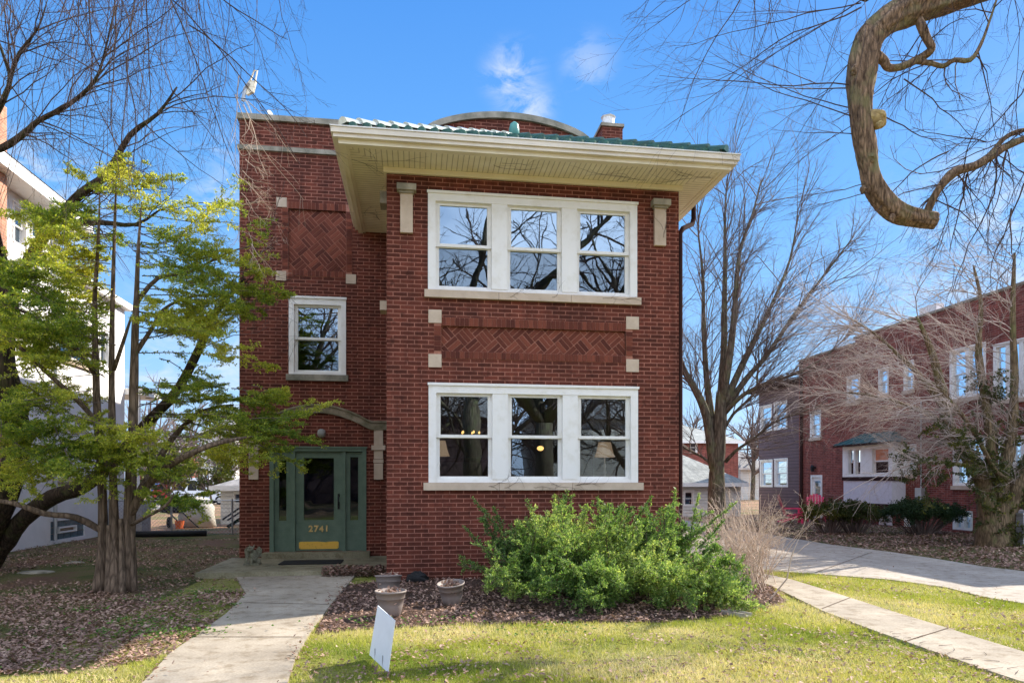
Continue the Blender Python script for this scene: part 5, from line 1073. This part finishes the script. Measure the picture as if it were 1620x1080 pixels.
m = Twigs()   # boughs above the frame that carry the strands
for q in ([(1720, -140, 10.3), (1600, -190, 10), (1450, -180, 9.8), (1300, -130, 9.8), (1180, -60, 10), (1100, -30, 10)], [(1600, -40, 10.2), (1500, -90, 11), (1400, -60, 11.6), (1370, -5, 11)]): limb(m, q, [.2, .15, .11, .08, .04, .015][:len(q)], 7)
m.build('branches', bark_elm, ct_)

# --- bare spreading tree behind the driveway
D = 20.0; b0 = P(1134, 850, D)
bt = empty('spreading_bare_tree', (b0.x, b0.y, 0), 'bare grey tree with a wide fan of branches right of the house', 'tree'); tr = MB(); tw = Twigs()
limbs = [([(1134, 852, D), (1134, 800, D), (1134, 750, D), (1137, 700, D), (1140, 655, D), (1141, 620, D)], [.5, .38, .33, .30, .27, .22]),
 ([(1130, 740, D), (1118, 660, D), (1102, 620, D), (1082, 585, D), (1070, 540, D), (1062, 480, D)], [.24, .2, .16, .13, .09, .05]),
 ([(1131, 705, D), (1124, 650, D + .2), (1117, 590, D + .3), (1113, 510, D + .3), (1112, 440, D + .3), (1105, 370, D)], [.2, .17, .13, .1, .07, .03]),
 ([(1140, 640, D), (1145, 560, D), (1146, 480, D), (1147, 420, D), (1147, 340, D), (1150, 290, D)], [.2, .15, .12, .09, .05, .02]),
 ([(1141, 640, D), (1155, 560, D - .3), (1163, 480, D - .3), (1170, 400, D - .3), (1190, 340, D), (1205, 285, D)], [.2, .15, .12, .08, .05, .02]),
 ([(1143, 645, D), (1168, 590, D), (1190, 545, D), (1222, 480, D), (1250, 410, D), (1262, 340, D)], [.2, .15, .12, .08, .05, .02]),
 ([(1145, 650, D), (1180, 600, D), (1215, 560, D), (1255, 500, D), (1300, 440, D), (1350, 375, D)], [.17, .13, .1, .08, .05, .02]),
 ([(1145, 655, D), (1175, 625, D - .4), (1215, 605, D - .6), (1260, 590, D - .6), (1310, 560, D - .6), (1350, 520, D - .6)], [.12, .09, .08, .06, .04, .02]),
 ([(1148, 730, D), (1165, 712, D - .3), (1190, 695, D - .6), (1225, 668, D - .6), (1260, 655, D - .6), (1300, 640, D - .6)], [.09, .07, .055, .045, .03, .012]),
 ([(1127, 735, D), (1110, 722, D), (1090, 712, D), (1070, 700, D)], [.08, .06, .05, .03]),
 ([(1140, 690, D), (1160, 655, D), (1195, 620, D), (1200, 580, D), (1225, 540, D)], [.08, .07, .05, .04, .02])]
for i, (pix, rr) in enumerate(limbs):
    rr = [q * .66 for q in rr]; pp, r_ = limb(tr, pix, rr, 12 if i == 0 else 7, .05)
    if i: along(tw, pp, r_, 34 if i not in (9,) else 10, (1.0, 2.9), 2, .018, .2, 1, lambda dd, q: dd * .85 + rv(.33) + Vector((.12, 0, .1)), g=.03, wander=.13, nch=7, spread=.6, cl=.5, rend=.25)
tr.build('trunk', bark_grey, bt, True); tw.build('crown', twig_mid, bt)

# --- ivy-clad tree before the brick flats, pale twigs sweeping left
D = 17.0; b0 = P(1572, 863, D)
iv = empty('ivy_clad_tree', (b0.x, b0.y, 0), 'low forked tree with pale sweeping twigs and ivy before the brick apartments', 'tree'); tr = MB(); tw = Twigs(); iv_t = Twigs()
limbs = [([(1568, 868, D), (1565, 820, D), (1555, 760, D), (1530, 720, D), (1500, 680, D), (1495, 640, D), (1475, 560, D), (1450, 500, D)], [.42, .26, .2, .17, .17, .14, .08, .03]),
 ([(1575, 868, D), (1580, 820, D), (1585, 760, D), (1600, 690, D), (1605, 600, D), (1602, 500, D), (1605, 400, D)], [.4, .24, .18, .12, .09, .06, .03]),
 ([(1582, 866, D), (1592, 820, D), (1612, 760, D), (1640, 700, D), (1680, 620, D)], [.35, .2, .16, .12, .05]),
 ([(1560, 790, D), (1568, 720, D), (1560, 640, D), (1548, 560, D), (1552, 480, D), (1540, 420, D)], [.15, .12, .1, .08, .05, .02]),
 ([(1500, 680, D), (1470, 655, D), (1430, 640, D), (1380, 625, D), (1320, 620, D)], [.09, .07, .05, .03, .012]),
 ([(1497, 650, D), (1460, 600, D), (1420, 560, D), (1380, 525, D), (1340, 500, D)], [.08, .06, .045, .03, .012]),
 ([(1560, 740, D - .3), (1520, 735, D - .6), (1480, 730, D - 1), (1440, 735, D - 1.2)], [.06, .05, .03, .015]),
 ([(1600, 760, D), (1575, 745, D - .5), (1545, 690, D - .8), (1510, 640, D - 1), (1470, 600, D - 1)], [.07, .06, .05, .035, .012])]
for i, (pix, rr) in enumerate(limbs):
    pp, r_ = limb(tr, pix, rr, 10, .09)
    along(tw, pp, r_, 34 if i not in (2, 6) else 12, (.9, 2.5), 2, .014, .35, 1, lambda dd, q: Vector((-.8, .15, .1)) + dd * .35 + rv(.3), g=-.04, wander=.16, nch=7, spread=.6, cl=.5, rend=.3)
    if i < 4: along(iv_t, pp, r_, 30, (.3, .7), 1, .01, .05, .6, lambda dd, q: rv(.6) + Vector((0, -.2, 0)), nch=4, spread=.8, cl=.6, keep=True)
for k in range(26):
    p = P(R_(1430, 1560), R_(690, 770), R_(15.6, 17)); iv_t.grow(p, Vector((R_(-1, .3), -.2, R_(-.3, .4))), R_(.4, .8), .01, 1, nch=5, spread=.9, cl=.6, keep=True)
tr.build('trunk', bark_pale, iv, True); tw.build('crown', twig_pale, iv); iv_t.build('ivy_stems', twig_dark, iv); leaves('ivy', iv_t.seg, 110, .05, .014, leaf_ivy, iv, flat=.3, sizes=.4, maxn=40000)

# --- hedges
def bush(name, cu, cv, d, rx, rz, label, mat, n=60, stems=True, cat='shrub', dens=80, ry=None):
    b0 = P(cu, cv, d); e = empty(name, (b0.x, b0.y, 0), label, cat); t = Twigs(); f = Twigs(); ry = ry or rx * .7
    for k in range(n):
        a = R_(0, 6.28); rr = math.sqrt(R_(0, 1)); tx, ty = math.cos(a) * rx * rr, math.sin(a) * ry * rr; tz = b0.z + rz * (.35 + .65 * math.sqrt(max(0, 1 - rr * rr))) * R_(.6, 1)
        s = Vector((b0.x + tx * .3, b0.y + ty * .3, 0)); q = Vector((b0.x + tx, b0.y + ty, tz)); t.tube([s, s.lerp(q, .5) + rv(.03), q], [.018, .012, .006], 4)
        for c in range(5): f.grow(q, rv(1) + Vector((0, 0, .3)), R_(.15, .3), .004, 1, nch=4, spread=.9, cl=.7, keep=True, step=3)
    t.build('stems', twig_mid, e); leaves('foliage', f.seg, dens, .05, .013, mat, e, flat=.2, maxn=26000); return e
for (u, v, rx) in ((1312, 822, .75), (1352, 822, .8)):
    bush('juniper_shrub', u, v, 21.2, rx, .42, 'sheared juniper with bare lower stems, ' + ('nearest the pink chairs' if u < 1330 else 'right of its twin below the awning bay'), leaf_hedge if u > 1400 else leaf_ivy, 50)
bush('dark_hedge', 1458, 826, 20.8, 1.3, .55, 'low dark evergreen hedge under the basement windows', leaf_hedge, 90, cat='hedge', ry=.5)

# --- big spreading yew bush in front of the bay
yb = empty('yew_bush', (2.85, 9.9, 0), 'large feathery green yew bush spreading in front of the bay window', 'bush'); st = Twigs(); f = Twigs()
for k in range(150):
    a = R_(0, 6.283); cx = R_(1.5, 3.55); base = Vector((cx, R_(9.4, 10.6), .02)); el_ = R_(.2, 1.3)
    side = -1 if cx < 2.8 else 1
    d = Vector((math.cos(a) * .9 + side * .28, math.sin(a) * .75 - .12, 0)).normalized() * math.cos(el_) + UP * math.sin(el_)
    L = R_(.95, 1.45) * (1.15 if k % 6 == 0 else 1)
    if d.y > 0: L *= .75
    p, r_ = st.grow(base, d, L, .016, 0, g=.1, wander=.07, step=8, rend=.3)
    n = len(p) - 1
    for i in range(2, n + 1):
        for c in range(3):
            dd = (p[i] - p[i - 1]).normalized(); s = dd.cross(UP + rv(.5)).normalized() * random.choice((-1, 1)); Lc = R_(.18, .42) * (1.3 - .9 * i / n)
            f.grow(p[i].lerp(p[i - 1], R_(0, 1)), dd * .8 + s * .8 + UP * .15, Lc, .005, 1, g=.1, wander=.1, nch=4, spread=.7, cl=.5, step=4, keep=True)
    f.seg += [(p[i], p[i + 1], 0) for i in range(n // 2, n)]
for (u, v, d_, u2, v2, L) in ((800, 850, 9.8, 745, 785, .75), (790, 900, 9.5, 735, 822, .8), (800, 850, 10, 775, 800, .5), (875, 830, 10, 880, 780, .45), (950, 840, 9.8, 1012, 778, .6), (1000, 830, 9.8, 1040, 787, .5), (1060, 850, 9.7, 1070, 780, .7), (1080, 860, 9.6, 1160, 800, .95), (1090, 860, 9.9, 1110, 780, .75), (920, 840, 9.8, 925, 793, .4), (850, 840, 10, 838, 790, .5), (1100, 870, 9.6, 1150, 830, .6), (780, 905, 9.6, 728, 885, .55), (870, 830, 9.6, 895, 786, .4), (980, 840, 9.5, 985, 800, .4)):
    p0 = P(u, v, d_); p, r_ = st.grow(p0, P(u2, v2, d_) - p0, L, .008, 0, g=.05, wander=.04, step=8, rend=.3); f.seg += [(p[i], p[i + 1], 0) for i in range(8)] * 2
    for i in range(1, 8):
        for s in (-1, 1): f.grow(p[i], (p[i + 1] - p[i]).normalized() * .8 + (p[i + 1] - p[i]).normalized().cross(Vector((0, 1, .3))) * s * .5, R_(.05, .13) * (1.3 - i / 9), .003, 0, step=3)
for k in range(46):   # low front skirts
    u = R_(792, 1140); p0 = P(u, R_(895, 945), R_(8.5, 9.4)); p0.z = max(p0.z, .12); p, r_ = st.grow(p0, Vector((R_(-.7, .7), -.6, R_(-.15, .3))), R_(.35, .65), .008, 0, step=5)
    for i in range(5):
        for c in range(4): f.grow(p[i], (p[i + 1] - p[i]).normalized() + rv(.5), R_(.12, .28), .004, 1, nch=4, spread=.7, cl=.5, step=3, keep=True)
st.build('stems', bark_yew, yb); f.build('twigs', twig_mid, yb); leaves('foliage', f.seg, 200, .027, .0062, leaf_bush, yb, flat=.45, ang=.62, maxn=560000, up=.1)
# low groundcover plant at the bush's right foot
lb = empty('low_evergreen', (*G(1170, 950), 0), 'low glossy evergreen patch at the right foot of the yew bush', 'shrub'); f = Twigs()
for k in range(70):
    g0 = G(R_(1090, 1168), R_(930, 960)); f.grow(Vector((*g0, .0)), Vector((R_(-.5, .5), R_(-.7, .2), .6)), R_(.2, .42), .005, 1, nch=4, spread=.8, cl=.6, keep=True, step=4)
f.build('stems', twig_mid, lb); leaves('foliage', f.seg, 95, .035, .009, leaf_bush, lb, flat=.3)
# --- bare tan shrub
bs = empty('bare_twiggy_shrub', (*G(1205, 925), 0), 'tangled tan leafless shrub at the right corner of the house', 'shrub'); tw = Twigs()
for k in range(95):
    g0 = G(R_(1140, 1215), R_(905, 935)); tw.grow(Vector((*g0, 0)), Vector((R_(-.75, .38), R_(-.3, .4), 1)), R_(.8, 1.4), .009, 3 if k % 2 else 2, g=-.1, wander=.16, nch=5, spread=.75, cl=.45, step=7)
for k in range(16):
    g0 = G(R_(1150, 1235), R_(905, 925)); tw.grow(Vector((*g0, .0)), Vector((R_(-.5, .4), R_(-.3, .3), 1.2)), R_(1.3, 1.8), .007, 1, g=-.02, wander=.05, nch=5, spread=.4, cl=.3, step=8)
p = [P(1218, 948, 9.3), P(1245, 915, 9.3), P(1252, 880, 9.3), P(1262, 855, 9.3)]; tw.tube(p, [.012, .01, .008, .004], 4); tw.grow(p[-1], Vector((.3, 0, .4)), .35, .004, 1); tw.grow(p[2], Vector((.6, 0, .5)), .4, .004, 1)
for k in range(7):
    p0 = P(1175 + R_(-8, 12), 930, 9.2); p0.z = 0; tw.grow(p0, Vector((R_(-.3, .4), 0, 1)), R_(.4, .6), .005, 1, nch=3)
tw.build('branches', twig_tan, bs)
# --- trees behind: far crowns at the horizon
def faraway(u, d, Hh_, label, green=False, wide=1.0, base=None):
    b0 = P(u, 762, d); e = empty('distant_tree', (b0.x, b0.y, 0), label, 'tree', 'bare trees behind the houses'); tr_ = Twigs(); c = Vector((b0.x, b0.y, 0)); r = Hh_ * .022
    pp, rr_ = tr_.grow(c, UP, Hh_ * .45, r, 0, step=4, wander=.05, rend=.7, n=6); tr_.build('trunk', bark_grey, e); t = Twigs()
    for k in range(22): t.grow(pp[-1 - (k % 3)], Vector((R_(-1, 1) * wide, R_(-1, 1), R_(.3, 1.2))), Hh_ * R_(.3, .6), r * .5, 2, g=.01, nch=6, spread=.7, cl=.5)
    if green: t.build('branches', twig_mid, e); leaves('crown', t.seg, 10, .16, .06, leaf_ivy, e, flat=.1, maxn=12000)
    else: t.build('crown', twig_mid, e)
for q in ((235, 48, 9, 'bare distant tree left of the parked cars'), (352, 55, 8, 'bare distant tree behind the white garage'), (1190, 60, 10, 'bare distant tree beside the siding wing'), (1228, 75, 9, 'thin distant tree behind the siding wing roof'), (1085, 60, 10, 'bare distant tree behind the house with the pale roof'), (300, 62, 9, 'bare distant tree above the red car')): faraway(*q)
faraway(268, 34, 4.2, 'leafy green distant shrub-like tree behind the fence', True); faraway(335, 44, 3.6, 'yellow-green distant small tree beside the garage roof', True)
# --- street trees behind the viewer, mirrored in the panes
for i, (x, y, h, r, fk, lab) in enumerate(((-9, -20, 11, .25, 2.5, 'smaller tree across the street before the brown-sided house'), (-1, -21, 11, .25, 2.2, 'smaller tree across the street before the shingled house'), (4, -19, 10, .22, 2, 'thin tree across the street between the two forked trees'), (8.5, -21, 12, .25, 2.4, 'bushy bare tree across the street mirrored between middle and right panes'), (13.5, -19, 11, .25, 2.2, 'smaller tree across the street before the white-sided house'), (2.3, -6, 17, .36, 5.5, 'big forked street tree mirrored in the leftmost panes'), (5.6, -7, 17, .42, 4.2, 'big street tree with a leaning fork mirrored in the middle panes'), (-6.5, -9, 15, .3, 5, 'street tree mirrored in the stair window'), (12, -10, 16, .35, 5, 'street tree mirrored in the rightmost panes'))):
    e = empty('street_tree', (x, y, 0), lab, 'tree', 'street trees reflected in the windows'); t = MB(); tw = Twigs()
    t.tube([(x, y, -.1), (x + .1, y, fk * .5), (x + .05, y, fk)], [r * 1.25, r, r * .95], 10)
    for k in range(5):
        a = k * 1.257 + i; d = Vector((math.cos(a) * .75, math.sin(a) * .4, 1)); p = Vector((x + .05, y, fk - .1)); pts = [p]
        for s in range(6): d = (d + rv(.13)).normalized(); p = p + d * (h - fk) / 6; pts.append(p)
        rr_ = [r * .62 * (1 - s / 7.5) for s in range(7)]; t.tube(pts, rr_, 8)
        along(tw, pts, rr_, 13, (2.0, 5), 2, .06, .1, 1, lambda dd, q: dd * .6 + rv(.5), g=-.01, wander=.12, nch=6, spread=.7, cl=.5)
    t.build('trunk', bark_grey, e, True); tw.build('crown', twig_dark, e)

vn = Twigs()
def creep(p, d, L, ax, r=.003, lvl=1):
    pts = [p.copy()]; n = 9
    for k in range(n):
        d = (d + rv(.2)); d[ax] = 0; d.normalize(); p = p + d * L / n
        pts.append(p)
        if lvl and random.random() < .4: creep(p.copy(), d + rv(.8), L * .45, ax, r * .7, lvl - 1)
    vn.tube(pts, [r * (1 - .6 * k / n) for k in range(n + 1)], 3)
for k in range(7): creep(Vector((R_(3.2, 5.0), R_(10.7, 11.1), ZS - .008)), Vector((-1, R_(-.4, .4), 0)), R_(.5, 1.3), 2)
for k in range(4): creep(Vector((R_(-1, 1.5), R_(10.7, 11.1), ZS - .008)), Vector((1, R_(-.5, .5), 0)), R_(.4, 1.2), 2)
for k in range(4): creep(Vector((R_(-1, -.6), R_(11, 13.5), ZS - .008)), Vector((0, -1, 0)), R_(.3, .8), 2)
for k in range(7): creep(Vector((R_(.3, 3.6), BY - .078, R_(1.5, 1.56))), Vector((1, 0, .02)), R_(.3, .6), 1, .003, 1)
for k in range(5): creep(Vector((R_(.3, 3.6), BY - .078, R_(4.64, 4.7))), Vector((1, 0, .02)), R_(.3, .5), 1, .003, 1)
for k in range(4): creep(Vector((R_(4.05, 4.25), BY - .068, R_(5.7, 6.0))), Vector((0, 0, 1)), .4, 1, .003, 1)
for k in range(3): creep(Vector((R_(-2.6, -2.4), MY - .06, 4.0)), Vector((.1, 0, 1)), .7, 1, .003, 1)
tagit(vn.build('dead_vine', twig_dark, None), 'thin dead vine tendrils clinging to the cream soffit and sills', 'vine')

# ------------------------------------------------------------ grass, leaf litter, weeds
def scatter(n, x0, x1, y0, y1, yp=1.0):
    x = rng.uniform(x0, x1, n); t = rng.random(n) ** yp; return x, y0 + (y1 - y0) * t
def vis(x, y): # keep what could be seen
    d = x * SA + y * CA; l = x * CA - y * SA; return (d > 3.5) & (np.abs(l) < d * .86 + .6)
def fbm(x, y, s): return (np.sin(x * s + 1.7 * np.sin(y * s * .7)) + np.sin(y * s * 1.3 + 1.1 * np.sin(x * s * .9 + 2)) + .7 * np.sin((x + y) * s * 2.1 + 1)) / 2.7
x, y = scatter(520000, -8, 13, 4.4, 13, 1.5)
ok = vis(x, y) & ~inside(front_path, x, y) & ~inside(right_walk, x, y) & ~inside(drive, x, y) & ~inside(bed, x, y) & ~inside(leftbed, x, y) & ~((x > -4) & (x < 5) & (y > 11)) & ~((x < 0) & (y > 9.5)) & ~inside(strip, x, y)
pth = rng.random(len(x)) < (.5 + .5 * (fbm(x, y, 2.1) > -.25))
x, y = x[ok & pth], y[ok & pth]; n = len(x)
a = rng.uniform(0, 6.283, n); hgt = rng.uniform(.018, .05, n) * (1 + .3 * fbm(x, y, 1.4)); wd_ = rng.uniform(.0022, .0042, n); lx = rng.normal(0, .022, n); ly = rng.normal(0, .022, n)
q = np.stack([np.stack([x - np.cos(a) * wd_, y - np.sin(a) * wd_, np.full(n, -.006)], 1), np.stack([x + np.cos(a) * wd_, y + np.sin(a) * wd_, np.full(n, -.006)], 1), np.stack([x + lx, y + ly, hgt], 1)], 1)
rr_ = .46 + .22 * np.exp(-((y - 7.2) / .45) ** 2) + .12 * np.exp(-((y - 5.6) / .35) ** 2) * (x > 1) + .36 * fbm(x, y, 1.25) + .16 * fbm(x, y, 4.3) + rng.normal(0, .14, n); tagit(fast('grass', q, 3, grass_m, None, rr_), 'sunlit yellow-green lawn grass between the paths', 'grass', kind='stuff')
def litter(name, x, y, smin, smax, label, lift=.03, bias=0):
    n = len(x); a = rng.uniform(0, 6.283, n); L = rng.uniform(smin, smax, n)[:, None]; W = L * rng.uniform(.3, .6, (n, 1))
    d = np.stack([np.cos(a), np.sin(a), rng.normal(0, .35, n)], 1); s = np.stack([-np.sin(a), np.cos(a), rng.normal(0, .45, n)], 1)
    c = np.stack([x, y, rng.uniform(.004, lift, n)], 1); k = np.array([[0, 0, 1.0]]) * L * rng.uniform(-.1, .35, (n, 1))
    q = np.stack([c - d * L, c + s * W + k, c + d * L, c - s * W + k], 1); q[:, :, 2] = np.maximum(q[:, :, 2], .001)
    tagit(fast(name, q, 4, litter_m, None, rng.normal(.5 + bias, .22, n) + .12 * fbm(x, y, 3)), label, 'leaves', kind='stuff')
x, y = scatter(52000, -1.8, 6.3, 7.4, 14); ok = inside(bed, x, y) & (rng.random(len(x)) < .6 + .5 * fbm(x, y, 2.7)); litter('leaf_litter', x[ok], y[ok], .012, .034, 'brown fallen leaves covering the bed before the bay', .035)
x, y = scatter(120000, -12, -2, 6.2, 21, 1.4); ok = inside(leftbed, x, y) & vis(x, y) & ((fbm(x, y, .9) < .35) | (y < 9.5)) & ((x < -3.5) | (y < 11.8)); ok &= rng.random(len(x)) < np.where(y < 10.5, 1, .4) * np.where(fbm(x, y, 1.9) > .3, .35, 1); litter('leaf_litter', x[ok], y[ok], .012, .034, 'pinkish-brown fallen leaves under the multi-stemmed yew', .035)
x, y = scatter(30000, 8, 17, 8, 28); ok = inside(strip, x, y) & vis(x, y); litter('leaf_litter', x[ok], y[ok], .02, .055, 'dry leaves in the shaded strip beyond the driveway', .04)
x, y = scatter(48000, -8, 12, 4.5, 12); dens = .2 + .9 * (fbm(x, y, 1.7) > .2) * (fbm(x, y, 6) > -.2) + .5 * (y < 5.9); ok = vis(x, y) & (rng.random(len(x)) < dens) & ~inside(front_path, x, y) & ~inside(right_walk, x, y) & ~inside(bed, x, y) & ~inside(drive, x, y) & ~((x > -4) & (x < 5) & (y > 11)); litter('leaf_litter', x[ok], y[ok], .012, .029, 'scattered dry leaves lying in the lawn grass', .04, .1)
x, y = scatter(26000, -3.2, 0, 4.8, 12.2); jx = x + rng.normal(0, .09, len(x)); jy = y + rng.normal(0, .09, len(x)); ok = inside(front_path, x, y) & ~inside(front_path, jx, jy) & (rng.random(len(x)) < np.clip(.35 + .6 * fbm(x, y, 3.3), 0, 1))
litter('leaf_litter', x[ok], y[ok], .010, .028, 'dry leaves blown over the edges of the front path', .03); bpy.data.objects[-1] if False else None
[o for o in bpy.data.objects if o.name.startswith('leaf_litter')][-1].location.z = .02
x, y = scatter(900, -3, 12, 4.8, 18); ok = (inside(front_path, x, y) | inside(right_walk, x, y) | inside(drive, x, y)) & vis(x, y); ok &= rng.random(len(x)) < .5
n = ok.sum(); litter('leaf_litter', x[ok], y[ok], .008, .022, 'few dry leaves scattered on the concrete paths', .03); 
gr = [o for o in bpy.data.objects if o.name.startswith('leaf_litter')][-1]
gr.location.z = .022
x, y = scatter(1500, -0.65 - .9, -.46, 11.7, 12.2); litter('leaf_litter', x, y, .018, .045, 'heap of dark leaves at the inner corner of the landing', .16, -.2)
# fallen twigs on the right walk
tw = Twigs()
for k in range(46):
    t = random.random(); c = Vector((*G(1330 + 250 * t + R_(-30, 60), 985 + 80 * t + R_(-8, 10)), .03)) if k % 4 else Vector((*G(R_(500, 1200), R_(1000, 1070)), .03)); a = R_(0, 3.14); tw.grow(c, Vector((math.cos(a), math.sin(a) * .4, 0)), R_(.06, .22), .0035, 0, step=3, wander=.1, flat=1)
o = tw.build('fallen_twigs', twig_dark, None); tagit(o, 'broken dark twigs lying on the side walk', 'twigs', kind='stuff')
# weeds
V = []
for (u, v, n_, s) in ((137, 968, 40, .16), (250, 985, 90, .35), (290, 1005, 110, .3), (240, 950, 50, .3), (345, 940, 70, .2), (330, 955, 50, .25), (215, 1000, 40, .3), (120, 1005, 20, .3), (60, 1040, 15, .4), (395, 960, 10, .1), (590, 990, 40, .25), (700, 985, 30, .25), (865, 1000, 40, .4)):
    g0 = G(u, v)
    for k in range(n_):
        if u > 300 and u < 500: g0 = G(u - 25, v)
        c = Vector((g0[0] + random.gauss(0, s), g0[1] + random.gauss(0, s * .5), R_(.01, .07)))
        for q_ in range(6):
            a = R_(0, 6.283); d = Vector((math.cos(a), math.sin(a), R_(.1, .9))).normalized() * R_(.015, .035); s_ = Vector((-math.sin(a), math.cos(a), 0)) * R_(.008, .014); V.append([c, c + d * .5 + s_, c + d, c + d * .5 - s_])
tagit(fast('weeds', np.array([[list(q) for q in v] for v in V]), 4, weed_m, None, rng.random(len(V))), 'small green weeds growing through the fallen leaves', 'weeds', kind='stuff')
# ------------------------------------------------------------ camera, sun, sky
cam = bpy.data.cameras.new('camera'); co_ = bpy.data.objects.new('camera', cam); col.objects.link(co_); sc.camera = co_
co_.location = (0, 0, ZC); co_.rotation_euler = (math.pi / 2, 0, -A); cam.sensor_width = 36; cam.lens = 36 * F / 1620; cam.shift_y = (HV - 540) / 1620; cam.clip_end = 2000
EL = math.radians(37); AZ = math.radians(63)
sd = Vector((math.sin(AZ) * math.cos(EL), math.cos(AZ) * math.cos(EL), math.sin(EL)))
sl_ = bpy.data.lights.new('sun', 'SUN'); sl_.energy = 3.1; sl_.angle = math.radians(0.5); sl_.color = (1.0, 0.93, 0.82)
so = bpy.data.objects.new('sun', sl_); col.objects.link(so); so.rotation_euler = (-sd).to_track_quat('-Z', 'Y').to_euler()
wd = bpy.data.worlds.new('World'); sc.world = wd; wd.use_nodes = True; nt = wd.node_tree; bg = nt.nodes['Background']
sky = nt.nodes.new('ShaderNodeTexSky'); sky.sky_type = 'NISHITA'; sky.sun_disc = False; sky.sun_elevation = EL; sky.sun_rotation = AZ
sky.air_density = 1.0; sky.dust_density = 0.4; sky.ozone_density = 3.0; sky.altitude = 200
hs = N(nt, 'ShaderNodeHueSaturation', Saturation=1.12, Value=1.0); nt.links.new(sky.outputs[0], hs.inputs['Color'])
gen = nt.nodes.new('ShaderNodeTexCoord').outputs['Generated']
cn = N(nt, 'ShaderNodeTexNoise', Scale=15.0, Detail=10.0, Roughness=0.62, Distortion=.6); mp = nt.nodes.new('ShaderNodeMapping'); mp.inputs['Scale'].default_value = (1, 1, 2.2)
nt.links.new(gen, mp.inputs[0]); nt.links.new(mp.outputs[0], cn.inputs['Vector'])
acc = None
def cloud(u, v, rad, st):
    global acc
    d = (P(u, v, 10) - Vector((0, 0, ZC))).normalized()
    vm = nt.nodes.new('ShaderNodeVectorMath'); vm.operation = 'DISTANCE'; nt.links.new(gen, vm.inputs[0]); vm.inputs[1].default_value = d
    mr = N(nt, 'ShaderNodeMapRange'); nt.links.new(vm.outputs['Value'], mr.inputs[0]); mr.inputs[1].default_value = 0; mr.inputs[2].default_value = rad; mr.inputs[3].default_value = st; mr.inputs[4].default_value = 0
    mr.interpolation_type = 'SMOOTHSTEP'
    if acc is None: acc = mr.outputs[0]
    else:
        a = nt.nodes.new('ShaderNodeMath'); a.operation = 'MAXIMUM'; nt.links.new(acc, a.inputs[0]); nt.links.new(mr.outputs[0], a.inputs[1]); acc = a.outputs[0]
for c_ in ((812, 122, .055, .6), (830, 176, .055, .6), (930, 103, .05, .3), (1610, 370, .2, .5), (1500, 480, .2, .35), (50, 330, .11, .8), (370, 300, .09, .5), (330, 700, .3, .6)): cloud(*c_)
mu = nt.nodes.new('ShaderNodeMath'); mu.operation = 'MULTIPLY'; nt.links.new(acc, mu.inputs[0])
cr = ramp(nt, cn.outputs[0], [(0.44, (0.0,) * 3), (0.62, (1,) * 3)]); nt.links.new(cr, mu.inputs[1])
sx = nt.nodes.new('ShaderNodeSeparateXYZ'); nt.links.new(gen, sx.inputs[0])
grad = ramp(nt, sx.outputs[2], [(0.0, (0.50, 0.70, 0.98)), (0.16, (0.30, 0.57, 0.95)), (0.36, (0.14, 0.42, 0.90)), (0.60, (0.065, 0.28, 0.79)), (0.75, (0.2, 0.42, .85)), (1.0, (0.5, 0.62, 0.9))])  # stops above the frame are paled as added overhead fill light
gs = nt.nodes.new('ShaderNodeVectorMath'); gs.operation = 'SCALE'; nt.links.new(grad, gs.inputs[0]); gs.inputs['Scale'].default_value = 2.35
base = mixc(nt, 0.93, hs.outputs[0], gs.outputs[0])
# added bright broken cloud behind the viewer, unseen fill light for the shaded facade
rb_ = N(nt, 'ShaderNodeMapRange'); nt.links.new(sx.outputs[1], rb_.inputs[0]); rb_.inputs[1].default_value = -.05; rb_.inputs[2].default_value = -.45; rb_.inputs[3].default_value = 0; rb_.inputs[4].default_value = 1
cn2 = N(nt, 'ShaderNodeTexNoise', Scale=3.0, Detail=8.0, Roughness=0.6); nt.links.new(gen, cn2.inputs['Vector'])
m2 = nt.nodes.new('ShaderNodeMath'); m2.operation = 'MULTIPLY'; nt.links.new(rb_.outputs[0], m2.inputs[0]); nt.links.new(ramp(nt, cn2.outputs[0], [(0.36, (0.35,) * 3), (0.62, (.95,) * 3)]), m2.inputs[1])
base = mixc(nt, m2.outputs[0], base, (4.7, 5.3, 6.5))
mix = mixc(nt, mu.outputs[0], base, (2.05, 2.15, 2.35)); nt.links.new(mix, bg.inputs['Color']); bg.inputs['Strength'].default_value = 0.15
sc.view_settings.view_transform = 'Standard'; sc.view_settings.look = 'None'; sc.view_settings.gamma = 1; sc.view_settings.exposure = 1.65
sc.cycles.use_denoising = True; sc.cycles.max_bounces = 8; sc.cycles.transparent_max_bounces = 16; sc.cycles.sample_clamp_indirect = 6
